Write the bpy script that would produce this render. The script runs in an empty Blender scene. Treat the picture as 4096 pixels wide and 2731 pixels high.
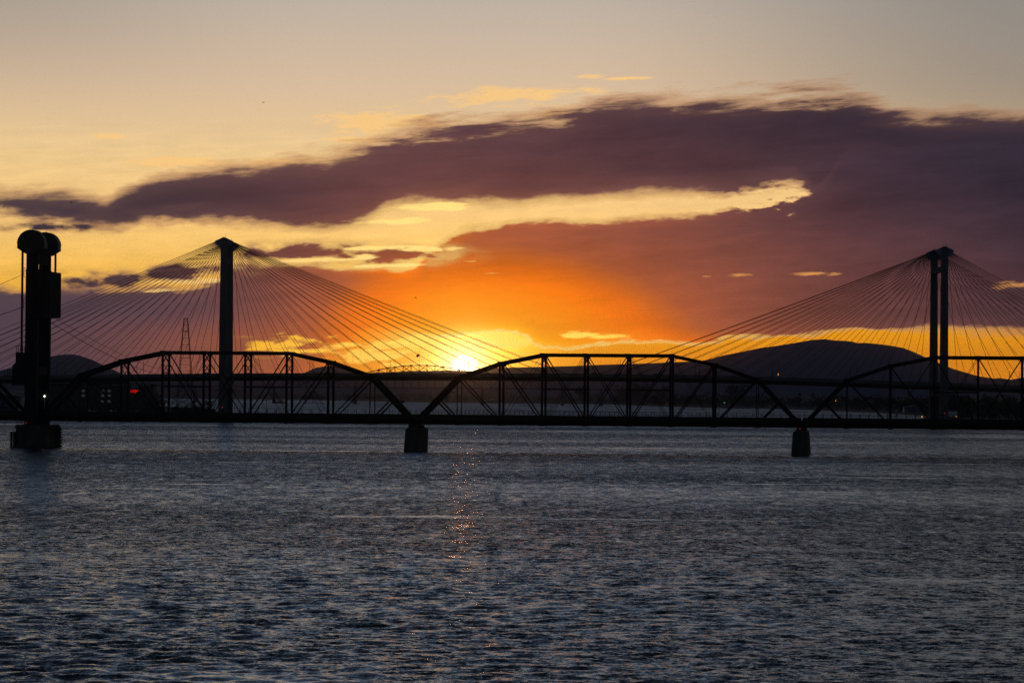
import bpy, math, random
import numpy as np
from mathutils import Vector, Matrix

random.seed(7)
np.random.seed(7)
scene = bpy.context.scene
COL = scene.collection

# ------------------------------------------------------------------ camera frame
# The photograph is 4096 x 2731; survey points read from it become world points at a given distance.
FPX, CX, CY = 13000.0, 2048.0, 1365.5
CAM_H = 11.3
PITCH = math.atan(214.9 / FPX)
ROLL = 0.0082
C0 = Vector((0, 0, CAM_H))
FW = Vector((0, math.cos(PITCH), math.sin(PITCH)))
_R0 = Vector((1, 0, 0))
_U0 = Vector((0, -math.sin(PITCH), math.cos(PITCH)))
RT = _R0 * math.cos(ROLL) + _U0 * math.sin(ROLL)
UP = _U0 * math.cos(ROLL) - _R0 * math.sin(ROLL)


def ray(px, py):
    d = FW + RT * ((px - CX) / FPX) + UP * ((CY - py) / FPX)
    return d / d.y


def at(px, py, dist):
    return C0 + ray(px, py) * dist


def azel(px, py):
    d = ray(px, py).normalized()
    return 100 * math.atan2(d.x, d.y), 100 * math.asin(d.z)


def srgb(r, g, b):
    def f(c):
        c /= 255.0
        return c / 12.92 if c <= 0.04045 else ((c + 0.055) / 1.055) ** 2.4
    return (f(r), f(g), f(b))


# ------------------------------------------------------------------ mesh building
class MB:
    """Collects boxes, bars, prisms and tubes; build() links them as one mesh object."""

    def __init__(self):
        self.v, self.f = [], []

    def add(self, vs, fs):
        n = len(self.v)
        self.v += [tuple(p) for p in vs]
        self.f += [tuple(i + n for i in q) for q in fs]
        return self

    def box(self, x0, x1, y0, y1, z0, z1):
        vs = [(x, y, z) for x in (x0, x1) for y in (y0, y1) for z in (z0, z1)]
        return self.add(vs, [(0, 1, 3, 2), (4, 6, 7, 5), (0, 4, 5, 1), (2, 3, 7, 6), (0, 2, 6, 4), (1, 5, 7, 3)])

    def bar(self, a, b, w, h, side=None):
        """Rectangular bar from a to b; w is measured along `side`, h across it."""
        a, b = Vector(a), Vector(b)
        d = (b - a).normalized()
        s = Vector(side) if side is not None else Vector((0, 1, 0))
        if abs(d.dot(s)) > 0.99:
            s = Vector((1, 0, 0)) if abs(d.x) < 0.9 else Vector((0, 0, 1))
        t = d.cross(s).normalized()
        s = t.cross(d).normalized()
        vs = []
        for p in (a, b):
            for i, j in ((-1, -1), (1, -1), (1, 1), (-1, 1)):
                vs.append(p + s * (i * w / 2) + t * (j * h / 2))
        return self.add(vs, [(0, 1, 2, 3), (7, 6, 5, 4), (0, 4, 5, 1), (1, 5, 6, 2), (2, 6, 7, 3), (3, 7, 4, 0)])

    def prism(self, outline, axis, c0, c1):
        """Extrude a 2-D outline: axis 'y' reads (x, z), axis 'x' reads (y, z), axis 'z' reads (x, y)."""
        def p3(p, c):
            return {'y': (p[0], c, p[1]), 'x': (c, p[0], p[1]), 'z': (p[0], p[1], c)}[axis]
        n = len(outline)
        vs = [p3(p, c0) for p in outline] + [p3(p, c1) for p in outline]
        fs = [tuple(range(n)), tuple(range(2 * n - 1, n - 1, -1))]
        fs += [(i, i + n, (i + 1) % n + n, (i + 1) % n) for i in range(n)]
        return self.add(vs, fs)

    def frustum(self, x0, x1, y0, y1, z0, a0, a1, b0, b1, z1):
        vs = [(x0, y0, z0), (x1, y0, z0), (x1, y1, z0), (x0, y1, z0), (a0, b0, z1), (a1, b0, z1), (a1, b1, z1), (a0, b1, z1)]
        return self.add(vs, [(3, 2, 1, 0), (4, 5, 6, 7), (0, 1, 5, 4), (1, 2, 6, 5), (2, 3, 7, 6), (3, 0, 4, 7)])

    def tube(self, pts, r, n=6, r1=None):
        pts = [Vector(p) for p in pts]
        k = len(pts)
        vs, fs = [], []
        for i, p in enumerate(pts):
            d = (pts[min(i + 1, k - 1)] - pts[max(i - 1, 0)]).normalized()
            s = d.cross(Vector((0, 0, 1)))
            if s.length < 0.05:
                s = d.cross(Vector((1, 0, 0)))
            s.normalize()
            t = d.cross(s)
            rr = r if r1 is None else r + (r1 - r) * i / (k - 1)
            for j in range(n):
                a = 2 * math.pi * j / n
                vs.append(p + (s * math.cos(a) + t * math.sin(a)) * rr)
        for i in range(k - 1):
            for j in range(n):
                fs.append((i * n + j, i * n + (j + 1) % n, (i + 1) * n + (j + 1) % n, (i + 1) * n + j))
        fs.append(tuple(range(n - 1, -1, -1)))
        fs.append(tuple((k - 1) * n + j for j in range(n)))
        return self.add(vs, fs)

    def ball(self, c, rx, ry, rz, n=10, m=6):
        vs, fs = [], []
        for i in range(m + 1):
            a = math.pi * i / m
            for j in range(n):
                b = 2 * math.pi * j / n
                vs.append((c[0] + rx * math.sin(a) * math.cos(b), c[1] + ry * math.sin(a) * math.sin(b), c[2] + rz * math.cos(a)))
        for i in range(m):
            for j in range(n):
                fs.append((i * n + j, (i + 1) * n + j, (i + 1) * n + (j + 1) % n, i * n + (j + 1) % n))
        return self.add(vs, fs)

    def build(self, name, mat, parent=None, smooth=False):
        me = bpy.data.meshes.new(name)
        me.from_pydata(self.v, [], self.f)
        me.materials.append(mat)
        if smooth:
            me.polygons.foreach_set('use_smooth', [True] * len(me.polygons))
        me.update()
        o = bpy.data.objects.new(name, me)
        COL.objects.link(o)
        if parent is not None:
            o.parent = parent
        return o


def tag(o, label=None, cat=None, group=None, kind=None):
    for k, v in (('label', label), ('category', cat), ('group', group), ('kind', kind)):
        if v:
            o[k] = v
    return o


def empty(name, loc=(0, 0, 0), rz=0.0, parent=None):
    o = bpy.data.objects.new(name, None)
    o.empty_display_size = 1.0
    COL.objects.link(o)
    o.location = loc
    o.rotation_euler = (0, 0, rz)
    if parent is not None:
        o.parent = parent
    return o


def copy_tree(o, parent=None):
    c = o.copy()
    COL.objects.link(c)
    c.parent = parent
    for ch in list(o.children):
        copy_tree(ch, c)
    return c


# ------------------------------------------------------------------ materials
def new_mat(name):
    m = bpy.data.materials.new(name)
    m.use_nodes = True
    nt = m.node_tree
    return m, nt, nt.nodes['Principled BSDF']


def solid(name, c1, c2, scale=0.6, rough=0.7, metal=0.0, stretch=(1, 1, 1), detail=6.0, spec=None):
    """Two tones mixed by fractal noise in object space."""
    m, nt, b = new_mat(name)
    tc = nt.nodes.new('ShaderNodeTexCoord')
    mp = nt.nodes.new('ShaderNodeMapping')
    mp.inputs['Scale'].default_value = stretch
    nz = nt.nodes.new('ShaderNodeTexNoise')
    nz.inputs['Scale'].default_value = scale
    nz.inputs['Detail'].default_value = detail
    nz.inputs['Roughness'].default_value = 0.65
    rp = nt.nodes.new('ShaderNodeValToRGB')
    rp.color_ramp.elements[0].position = 0.35
    rp.color_ramp.elements[1].position = 0.65
    rp.color_ramp.elements[0].color = (*c1, 1)
    rp.color_ramp.elements[1].color = (*c2, 1)
    L = nt.links.new
    L(tc.outputs['Object'], mp.inputs['Vector'])
    L(mp.outputs['Vector'], nz.inputs['Vector'])
    L(nz.outputs['Fac'], rp.inputs['Fac'])
    L(rp.outputs['Color'], b.inputs['Base Color'])
    b.inputs['Roughness'].default_value = rough
    b.inputs['Metallic'].default_value = metal
    if spec is not None:
        b.inputs['Specular IOR Level'].default_value = spec
    return m


def glow(name, col, strength):
    m, nt, b = new_mat(name)
    b.inputs['Base Color'].default_value = (*col, 1)
    b.inputs['Emission Color'].default_value = (*col, 1)
    b.inputs['Emission Strength'].default_value = strength
    return m


M = {}
M['steel'] = solid('black_steel', (0.010, 0.0095, 0.010), (0.024, 0.020, 0.018), 0.8, 0.85, spec=0.15)
M['steel_blue'] = solid('saddle_steel', (0.12, 0.17, 0.29), (0.15, 0.2, 0.32), 0.5, 0.6, spec=0.3)
M['tower_steel'] = solid('tower_steel', (0.011, 0.012, 0.014), (0.022, 0.022, 0.025), 0.3, 0.75, stretch=(1, 1, 0.2), spec=0.2)
M['hood'] = solid('hood_sheet', (0.02, 0.021, 0.025), (0.034, 0.035, 0.04), 0.5, 0.55, spec=0.3)
M['weight'] = solid('counterweight_concrete', (0.035, 0.03, 0.024), (0.06, 0.052, 0.042), 0.35, 0.9, stretch=(1, 3, 0.15), spec=0.1)
M['pier'] = solid('weathered_pier', (0.05, 0.047, 0.043), (0.10, 0.093, 0.085), 0.5, 0.95, stretch=(1, 1, 0.4), spec=0.1)
M['pylon'] = solid('pylon_concrete', (0.085, 0.09, 0.10), (0.13, 0.13, 0.14), 0.12, 0.9, stretch=(1, 1, 0.3), spec=0.1)
M['deck'] = solid('deck_concrete', (0.085, 0.095, 0.095), (0.13, 0.14, 0.14), 0.2, 0.9, stretch=(0.3, 1, 1), spec=0.1)
M['girder'] = solid('girder_dark', (0.025, 0.024, 0.022), (0.04, 0.038, 0.036), 0.3, 0.9, spec=0.1)
M['cable'] = solid('cable_sheath', (0.02, 0.02, 0.022), (0.035, 0.034, 0.034), 0.4, 0.7, spec=0.2)
M['timber'] = solid('fender_timber', (0.03, 0.026, 0.02), (0.06, 0.05, 0.04), 1.5, 0.95, spec=0.1)
M['far_steel'] = solid('far_bridge_paint', (0.04, 0.045, 0.06), (0.06, 0.065, 0.085), 0.1, 0.8, spec=0.2)
M['wall'] = solid('hotel_wall', (0.06, 0.056, 0.05), (0.085, 0.08, 0.072), 0.3, 0.95, spec=0.1)
M['roof'] = solid('hotel_roof', (0.03, 0.03, 0.03), (0.05, 0.05, 0.05), 0.4, 0.95, spec=0.1)
M['shed'] = solid('shed_metal', (0.06, 0.08, 0.11), (0.09, 0.11, 0.15), 0.4, 0.6, spec=0.3)
M['car_dark'] = solid('car_paint_dark', (0.03, 0.035, 0.05), (0.04, 0.045, 0.06), 0.5, 0.35)
M['car_blue'] = solid('car_paint_blue', (0.04, 0.09, 0.18), (0.05, 0.10, 0.2), 0.5, 0.35)
M['car_pale'] = solid('car_paint_pale', (0.5, 0.5, 0.5), (0.6, 0.6, 0.6), 0.5, 0.35)
M['car_glass'] = solid('car_glass', (0.02, 0.025, 0.03), (0.03, 0.035, 0.04), 0.5, 0.1)
M['rubber'] = solid('tyre_rubber', (0.015, 0.015, 0.015), (0.03, 0.03, 0.03), 2.0, 0.9)
M['leaf'] = solid('dark_foliage', (0.018, 0.026, 0.014), (0.045, 0.06, 0.028), 0.25, 0.9, spec=0.1)
M['bark'] = solid('tree_bark', (0.035, 0.028, 0.022), (0.06, 0.05, 0.04), 1.2, 0.95, spec=0.1)
M['soil'] = solid('bank_soil', (0.035, 0.033, 0.03), (0.07, 0.064, 0.052), 0.02, 0.97, spec=0.05)
M['hill'] = solid('hill_haze_blue', (0.048, 0.066, 0.105), (0.066, 0.084, 0.125), 0.0022, 0.97, spec=0.0, stretch=(1, 0.6, 1.5))  # blue of the distance haze is put into the base colour
M['hull'] = solid('boat_hull', (0.02, 0.025, 0.05), (0.03, 0.035, 0.06), 0.5, 0.5)
M['boat_white'] = solid('boat_gelcoat', (0.55, 0.55, 0.55), (0.65, 0.65, 0.65), 0.5, 0.4)
M['flag'] = solid('flag_cloth', (0.10, 0.04, 0.05), (0.06, 0.06, 0.12), 0.9, 0.9)
M['bird'] = solid('bird_plumage', (0.03, 0.03, 0.03), (0.07, 0.065, 0.06), 3.0, 0.9)
M['sign'] = solid('sign_panel', (0.03, 0.06, 0.08), (0.04, 0.08, 0.10), 0.5, 0.7)
M['letters'] = solid('pale_letters', (0.55, 0.58, 0.58), (0.65, 0.68, 0.68), 0.5, 0.7)
M['lamp_white'] = glow('white_lamp_glow', (1.0, 0.93, 0.8), 5.0)
M['lamp_red'] = glow('red_lamp_glow', (1.0, 0.02, 0.03), 0.28)
M['led_red'] = glow('red_led_glow', (1.0, 0.005, 0.005), 1.1)
M['lamp_amber'] = glow('amber_lamp_glow', (1.0, 0.32, 0.02), 1.4)
M['lamp_green'] = glow('green_lamp_glow', (0.1, 1.0, 0.25), 1.2)
M['window_lit'] = glow('dim_window_glow', (0.75, 0.7, 0.65), 0.011)
M['window_dark'] = solid('window_dark', (0.02, 0.025, 0.03), (0.03, 0.035, 0.04), 0.5, 0.15)

# ------------------------------------------------------------------ look settings
WATER_A, WATER_B, WATER_C = 0.35, 0.75, 0.75      # slope strengths of the three ripple sizes
WATER_TILT = (-0.10, -0.20)                       # added lean of the water normals near and far
SUN_DISC = 4.0
SUN_E = 0.007
NISH_GAIN = 1.0
HAZE_D, HAZE_C, HAZE_G = 2.0e-5, (0.10, 0.45, 1.0), 0.3
BLOOM_D, BLOOM_C, BLOOM_G = 1.4e-5, (0.85, 0.48, 0.3), 0.99  # added volume standing in for lens bloom round the sun
USE_DENOISE = True
# ------------------------------------------------------------------ railway bridge frame
TH = math.atan(0.1385)
D_RAIL = 647.0
CT, ST = math.cos(TH), math.sin(TH)


def rail_u(px, py, v=0.0):
    t = ray(px, py).x
    return (t * (D_RAIL + v * CT) - v * ST) / (CT + t * ST)


def rail_world(u, v=0.0, z=0.0):
    return Vector((u * CT + v * ST, D_RAIL - u * ST + v * CT, z))


def rail_z(px, py, v=0.0):
    u = rail_u(px, py, v)
    return CAM_H + ray(px, py).z * (D_RAIL - u * ST + v * CT)


SPAN_L, PAN = 76.7, 76.7 / 9
W_TRUSS = 5.5
Z_BOT, Z_DECK = 5.85, 7.25
Z_TOP = {1: 14.7, 2: 17.6, 3: 19.35, 4: 19.35, 5: 19.35, 6: 19.35, 7: 17.6, 8: 14.7}


def bp(i, v):
    return Vector((i * PAN, v, Z_BOT))


def tp(i, v):
    return Vector((i * PAN, v, Z_TOP[i]))


def make_span():
    root = empty('truss_span', rail_world(rail_u(157, 1670)), -TH)
    S = M['steel']
    for v in (0.0, W_TRUSS):
        m = MB()
        for i in range(1, 8):
            a, b = tp(i, v), tp(i + 1, v)
            m.bar(a, b, 0.55, 0.66)
        for i in range(1, 9):          # splice and pin plates
            p = tp(i, v)
            m.box(p.x - 0.5, p.x + 0.5, v - 0.3, v + 0.3, p.z - 0.42, p.z + 0.37)
        m.build('top_chord', S, root)
        m = MB()
        m.box(-0.2, SPAN_L + 0.2, v - 0.24, v + 0.24, Z_BOT - 0.5, Z_BOT + 0.5)
        for i in range(10):
            m.box(i * PAN - 0.45, i * PAN + 0.45, v - 0.3, v + 0.3, Z_BOT - 0.62, Z_BOT + 0.4)
        m.build('bottom_chord', S, root)
        for a, b in ((0, 1), (9, 8)):
            MB().bar(bp(a, v), tp(b, v), 0.6, 0.72).build('end_post', S, root)
            mid = (bp(a, v) + tp(b, v)) / 2
            MB().bar(mid, bp(b, v), 0.3, 0.3).build('sub_strut', S, root)
        for i in range(1, 9):
            hang = i in (1, 8)
            w = 0.15 if hang else 0.42
            MB().box(i * PAN - w / 2, i * PAN + w / 2, v - 0.2, v + 0.2, Z_BOT, Z_TOP[i]).build('hanger' if hang else 'vertical_post', S, root)
        for a, b in ((1, 2), (2, 3), (3, 4), (8, 7), (7, 6), (6, 5)):
            MB().bar(tp(a, v), bp(b, v), 0.2, 0.23).build('diagonal', S, root)
        for a, b in ((4, 5), (5, 4)):
            MB().bar(tp(a, v), bp(b, v), 0.16, 0.18).build('diagonal', S, root)
        for a, b in ((3, 2), (4, 3), (5, 6), (6, 7)):
            off = Vector((0.17, 0, 0))
            MB().bar(tp(a, v) - off, bp(b, v) - off, 0.08, 0.07).build('counter_rod', S, root)
            if a in (4, 5):
                MB().bar(tp(a, v) + off, bp(b, v) + off, 0.08, 0.07).build('counter_rod', S, root)
        for a, b in ((3, 4), (5, 6)):
            m = MB()
            zc = 12.55
            m.box(a * PAN, b * PAN, v - 0.17, v + 0.17, zc - 0.15, zc + 0.15)
            m.build('mid_strut', S, root)
    for i in range(2, 8):
        m = MB()
        x, zt = i * PAN, Z_TOP[i]
        zb = 15.3 if i not in (2, 7) else 14.2
        m.bar((x, 0, zt), (x, W_TRUSS, zt), 0.3, 0.3, (1, 0, 0))
        m.bar((x, 0, zb), (x, W_TRUSS, zb), 0.25, 0.22, (1, 0, 0))
        zm = (zb + zt) / 2
        for z0, z1 in ((zb, zm), (zm, zt)):
            m.bar((x, 0, z0), (x, W_TRUSS, z1), 0.12, 0.11, (1, 0, 0))
            m.bar((x, 0, z1), (x, W_TRUSS, z0), 0.12, 0.11, (1, 0, 0))
        for v0, sg in ((0.0, 1), (W_TRUSS, -1)):   # curved knee brackets under the frame
            pr = None
            for k in range(6):
                a = math.pi / 2 * k / 5
                p = (x, v0 + sg * (1.7 - 1.7 * math.cos(a)), zb - 2.0 + 2.0 * math.sin(a))
                if pr:
                    m.bar(pr, p, 0.14, 0.12, (1, 0, 0))
                pr = p
        m.build('sway_frame', S, root)
    for a, b in ((0, 1), (9, 8)):      # portals between the end posts
        m = MB()
        p0 = bp(a, 0).lerp(tp(b, 0), 0.97)
        p1 = bp(a, 0).lerp(tp(b, 0), 0.72)
        far = Vector((0, W_TRUSS, 0))
        m.bar(p0, p0 + far, 0.4, 0.5, (1, 0, 0))
        m.bar(p1, p1 + far, 0.3, 0.3, (1, 0, 0))
        m.bar(p0, p1 + far, 0.14, 0.14, (1, 0, 0))
        m.bar(p1, p0 + far, 0.14, 0.14, (1, 0, 0))
        m.build('portal_frame', S, root)
    m = MB()
    for i in range(1, 8):
        m.bar(tp(i, 0), tp(i + 1, W_TRUSS), 0.12, 0.12)
        m.bar(tp(i, W_TRUSS), tp(i + 1, 0), 0.12, 0.12)
    m.build('top_bracing', S, root)
    m = MB()
    m.box(0, SPAN_L, 1.5, 1.9, 5.62, 6.82)         # stringers
    m.box(0, SPAN_L, 3.6, 4.0, 5.62, 6.82)
    for i in range(10):
        m.box(i * PAN - 0.2, i * PAN + 0.2, 0.26, W_TRUSS - 0.26, 5.5, 6.7)
    m.build('floor_framing', S, root)
    d = MB()
    d.box(0, SPAN_L, 0.28, W_TRUSS - 0.28, 6.824, 7.0)
    d.box(0.0, SPAN_L, -0.95, -0.26, 6.36, 7.22)    # walkway girders outside the trusses
    d.box(0.0, SPAN_L, W_TRUSS + 0.26, W_TRUSS + 0.95, 6.36, 7.22)
    deck = d.build('deck', M['girder'], root)
    r = MB()
    n = int(SPAN_L / 0.5)
    for i in range(n):
        x = (i + 0.5) * SPAN_L / n
        r.box(x - 0.11, x + 0.11, 1.1, 4.4, 7.004, 7.16)
    for v in (2.0, 3.5):
        r.box(0, SPAN_L, v - 0.04, v + 0.04, 7.164, 7.32)
    r.build('rail_track', M['girder'], deck)
    for v in (-0.85, W_TRUSS + 0.85):
        r = MB()
        n = 42
        for i in range(n + 1):
            x = 0.15 + (SPAN_L - 0.3) * i / n
            r.box(x - 0.045, x + 0.045, v - 0.045, v + 0.045, 7.22, 8.2)
        for z in (7.65, 8.15):
            r.bar((0.1, v, z), (SPAN_L - 0.1, v, z), 0.022, 0.022)
        r.build('railing', S, root)
    return root


span = make_span()
tag(span, 'black steel truss span between the lift tower and the wider mid-river pier', 'bridge span', 'truss spans of the railway bridge')
for u0, label in ((rail_u(1660, 1670), 'black steel truss span in mid picture between the two bare river piers'),
                  (rail_u(3211, 1670), 'black steel truss span running past the twin-legged pylon beyond the narrower pier'),
                  (rail_u(92, 1670) - SPAN_L, 'black steel truss end left of the lift tower, cut by the picture edge')):
    c = copy_tree(span)
    c.location = rail_world(u0)
    c['label'] = label

# signal post standing on the deck of the first span, and a thin mast
def deck_post(px, y_top, label, head):
    u = rail_u(px, 1640, 2.7)
    w = rail_world(u, 2.7, 7.0)
    zt = rail_z(px, y_top, 2.7) - 7.0
    root = empty('signal_post' if head else 'thin_mast', w, -TH)
    MB().tube([(0, 0, 0), (0, 0, zt)], 0.09 if head else 0.04).build('pole', M['steel'], root)
    if head:
        MB().box(-0.42, 0.42, -0.15, 0.15, zt - 0.1, zt + 0.12).build('signal_arm', M['steel'], root)
        MB().box(-0.28, 0.28, -0.2, 0.2, zt - 0.32, zt - 0.104).build('signal_head', M['steel'], root)
    else:
        MB().box(-0.1, 0.1, -0.1, 0.1, zt - 0.15, zt).build('cap', M['steel'], root)
    tag(root, label, 'post')


deck_post(1611, 1604, 'short black signal post with a T-shaped head above the wider pier', True)
deck_post(1065.5, 1602, 'thin black mast standing on the rail deck of the first full span', False)


# river piers
def river_pier(px0, px1, tpx0, tpx1, y_base, y_top, cap0, cap1, label):
    v0 = -3.0
    ua, ub = rail_u(px0, y_base, v0), rail_u(px1, y_base, v0)
    ta, tb = rail_u(tpx0, y_top, v0), rail_u(tpx1, y_top, v0)
    zt = rail_z((tpx0 + tpx1) / 2, y_top, v0)
    uc = (ua + ub) / 2
    root = empty('bridge_pier', rail_world(uc), -TH)
    m = MB()
    m.frustum(ua - uc - 0.15, ub - uc + 0.15, v0 - 0.3, 8.6, -1.4, ta - uc, tb - uc, v0, 8.3, zt)
    m.build('shaft', M['pier'], root)
    m = MB()
    m.frustum(ta - uc - 0.12, tb - uc + 0.12, v0 - 0.15, 8.45, zt + 0.002, ta - uc + 0.5, tb - uc - 0.5, v0 + 0.6, 7.8, zt + 0.35)
    m.build('coping', M['pier'], root)
    ca, cb = rail_u(cap0, y_top - 20, v0 + 2), rail_u(cap1, y_top - 20, v0 + 2)
    for v in (0.0, W_TRUSS):
        m = MB()
        m.box(ca - uc, cb - uc, v - 1.0, v + 1.0, zt + 0.354, 5.2)
        m.build('bearing_block', M['girder'], root)
    return tag(root, label, 'pier', 'river piers under the truss spans'), uc, zt


p2, u2, z2 = river_pier(1616, 1670, 1622, 1676, 1810, 1716, 1633, 1674, 'weathered wider river pier below the sun, between two truss spans')
p3, u3, z3 = river_pier(3166, 3232, 3171, 3227, 1822, 1730, 3183, 3222, 'weathered narrower river pier with a red lamp on its top')
MB().ball((rail_u(3200, 1719, -2.0) - u3, -2.45, z3 + 0.75), 0.12, 0.12, 0.14).build('red_lamp', M['lamp_red'], p3)
MB().tube([(rail_u(3200, 1719, -2.0) - u3, -2.45, z3 + 0.3), (rail_u(3200, 1719, -2.0) - u3, -2.45, z3 + 0.62)], 0.06).build('lamp_stem', M['steel'], p3)

# ------------------------------------------------------------------ lift tower
VN, VF = -2.3, 7.8
UC = rail_u(127.5, 1300, VN)
tower = empty('lift_tower', rail_world(UC), -TH)
tag(tower, 'tall black lift-bridge tower with two rounded sheave hoods and a hanging counterweight', 'lift tower')
Tm = M['tower_steel']
# pier under the tower
pr = MB()
ZP = 4.55
outl = []
for cx, cy, a0 in ((-1.85, -2.1, 180), (1.85, -2.1, 270), (1.85, 7.6, 0), (-1.85, 7.6, 90)):
    for k in range(5):
        a = math.radians(a0 + 22.5 * k)
        outl.append((cx + 1.3 * math.cos(a), cy + 1.3 * math.sin(a)))
pr.prism(outl, 'z', -1.4, ZP)
pier_o = pr.build('tower_pier', M['pier'], tower)
m = MB()
m.prism([(x * 1.06, 2.8 + (y - 2.8) * 1.02) for x, y in outl], 'z', 3.9, 4.2)
m.build('ledge', M['pier'], pier_o)
u_f = rail_u(50, 1760, -3.0) - UC
m = MB()
for du in (-0.05, 0.5):
    for dv in (0, 3.0):
        m.tube([(u_f + du, -3.6 + dv, -1.3), (u_f + du, -3.6 + dv, 3.15)], 0.2)
for k in range(8):
    z = -0.1 + k * 0.42
    m.box(u_f - 0.3, u_f + 0.75, -3.95, -3.72, z, z + 0.22)
m.box(u_f + 0.6, -3.0, -3.5, -2.9, 1.0, 2.9)
m.build('timber_fender', M['timber'], tower)
u_g = rail_u(243, 1760, 8.0) - UC
m = MB()
for k in range(7):
    z = 0.1 + k * 0.55
    m.box(3.17, 3.7, 5.0, 8.2, z, z + 0.28)
m.box(3.156, 3.36, 5.1, 8.1, -1.0, 4.0)
m.build('timber_fender', M['timber'], tower)
for x0, x1 in ((-2.8, -1.5), (1.4, 2.8)):
    m = MB()
    for i in range(4):
        x = x0 + (x1 - x0) * i / 3
        m.box(x - 0.04, x + 0.04, -3.14, -3.06, ZP, ZP + 1.1)
    for z in (0.55, 1.08):
        m.bar((x0, -3.1, ZP + z), (x1, -3.1, ZP + z), 0.06, 0.06)
    m.build('pier_railing', M['steel'], tower)
for v in (VN, VF):
    s = 1.25
    m = MB()
    vc = v if v == VN else v - 1.0
    m.box(-s, s, vc - 0.5, vc + 0.5, ZP + 0.002, 36.0)
    m.box(-s + 0.08, s - 0.08, vc - 0.44, vc + 0.44, 36.0, 39.4)
    for z in (8, 15, 22, 29, 35.5):     # splice bands
        m.box(-s - 0.06, s + 0.06, vc - 0.55, vc + 0.55, z, z + 0.35)
    m.build('column', Tm, tower)
    # rounded sheave hood
    uc = rail_u(122.5, 950, VN) - UC + 0.36
    R = 2.83
    o = []
    for k in range(33):
        a = math.pi * k / 32
        o.append((uc + R * math.cos(a), 41.1 + R * 1.0 * math.sin(a)))
    o += [(uc - R, 40.2), (uc - 1.15, 39.15), (uc + 1.15, 39.15), (uc + R, 40.2)]
    h = MB()
    h.prism(o, 'y', v - 1.1, v + 1.1)
    hood = h.build('sheave_hood', M['hood'], tower)
    m = MB()
    o2 = []
    for k in range(33):
        a = math.pi * k / 32
        o2.append((uc + (R + 0.05) * math.cos(a), 41.1 + (R + 0.05) * math.sin(a)))
    for k in range(32, -1, -1):
        a = math.pi * k / 32
        o2.append((uc + (R - 0.2) * math.cos(a), 41.1 + (R - 0.2) * math.sin(a)))
    m.prism(o2, 'y', v - 1.16, v - 1.0)
    m.prism(o2, 'y', v + 1.0, v + 1.16)
    m.build('hood_rim', M['hood'], hood)
    MB().box(uc - 0.05, uc + 0.05, v - 0.05, v + 0.05, 43.9, 44.15).build('hood_finial', M['hood'], hood)
    # lifting ropes each side of the sheave
    for du in (-2.0, 2.0):
        m = MB()
        for k in range(4):
            vv = v - 0.33 + 0.22 * k
            zlo = 19.0 if du < 0 else 35.6
            m.bar((uc + du, vv, zlo), (uc + du, vv, 40.4), 0.13, 0.24)
        m.build('lift_rope', M['cable'], tower)
cwa, cwb = rail_u(143, 1180, -1.6) - UC, rail_u(196, 1180, -1.6) - UC
m = MB()
m.box(cwa, cwb, -1.3, 6.9, 26.3, 35.6)
cw = m.build('counterweight', M['weight'], tower)
m = MB()
for k in range(5):
    v = -1.2 + k * 2.0
    m.box(cwb + 0.002, cwb + 0.1, v - 0.12, v + 0.12, 26.45, 35.5)
m.build('weight_rib', M['tower_steel'], cw)
for z0, z1 in ((37.3, 39.1), (14.6, 16.3)):
    MB().box(-0.9, 0.9, VN + 0.51, VF - 1.51, z0, z1).build('cross_beam', M['weight'], tower)
m = MB()
m.bar((0, VN + 0.5, 7.5), (0, VF - 1.5, 14.4), 0.35, 0.35, (1, 0, 0))
m.bar((0, VF - 1.5, 7.5), (0, VN + 0.5, 14.4), 0.35, 0.35, (1, 0, 0))
m.build('cross_brace', Tm, tower)
# machinery house on the left face
ha, hb = rail_u(66, 1450, -2.0) - UC, -1.26
hl = rail_u(52, 1500, -2.0) - UC
m = MB()
m.prism([(ha, 19.15), (hb, 19.15), (hb, 12.5), (hl, 12.5), (hl, 16.4), (ha, 17.2)], 'y', -2.6, 3.0)
house = m.build('machinery_house', Tm, tower)
m = MB()
for i in range(5):
    x = ha + 0.1 + (hb - ha - 0.2) * i / 4
    m.box(x - 0.05, x + 0.05, -2.55, -2.45, 19.15, 20.45)
for z in (19.75, 20.4):
    m.bar((ha + 0.1, -2.5, z), (hb - 0.1, -2.5, z), 0.07, 0.07)
m.build('house_railing', M['steel'], house)
m = MB()
for i in range(4):
    x = hl - 1.7 + 1.6 * i / 3
    m.box(x - 0.04, x + 0.04, -2.2, -2.12, 14.2, 15.6)
m.bar((hl - 1.75, -2.16, 15.55), (hl, -2.16, 15.55), 0.07, 0.07)
m.bar((hl - 1.75, -2.16, 14.3), (hl, -2.16, 14.3), 0.3, 0.12)
m.build('platform', M['steel'], house)
for yy in (1090, 1212):
    z = rail_z(100, yy, VN)
    m = MB()
    m.bar((-1.3, VN, z - 0.9), (-1.75, VN, z - 0.9), 0.07, 0.07)
    m.bar((-1.3, VN, z + 0.9), (-1.75, VN, z + 0.9), 0.07, 0.07)
    m.bar((-1.75, VN, z - 0.95), (-1.75, VN, z + 1.1), 0.08, 0.08, (1, 0, 0))
    m.build('ladder_bracket', M['steel'], tower)
ul = rail_u(178.7, 1584, VF - 1.6) - UC
zl = rail_z(178.7, 1584, VF - 1.6)
lm = MB().ball((ul, VF - 1.72, zl), 0.17, 0.17, 0.17).build('white_lamp', M['lamp_white'], tower)
MB().box(ul - 0.05, ul + 0.05, VF - 1.6, VF - 1.504, zl - 3.2, zl - 0.3).build('pale_strip', M['letters'], lm)  # narrow pale strip below the lamp
ur = rail_u(103, 1690, -3.3) - UC
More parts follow.
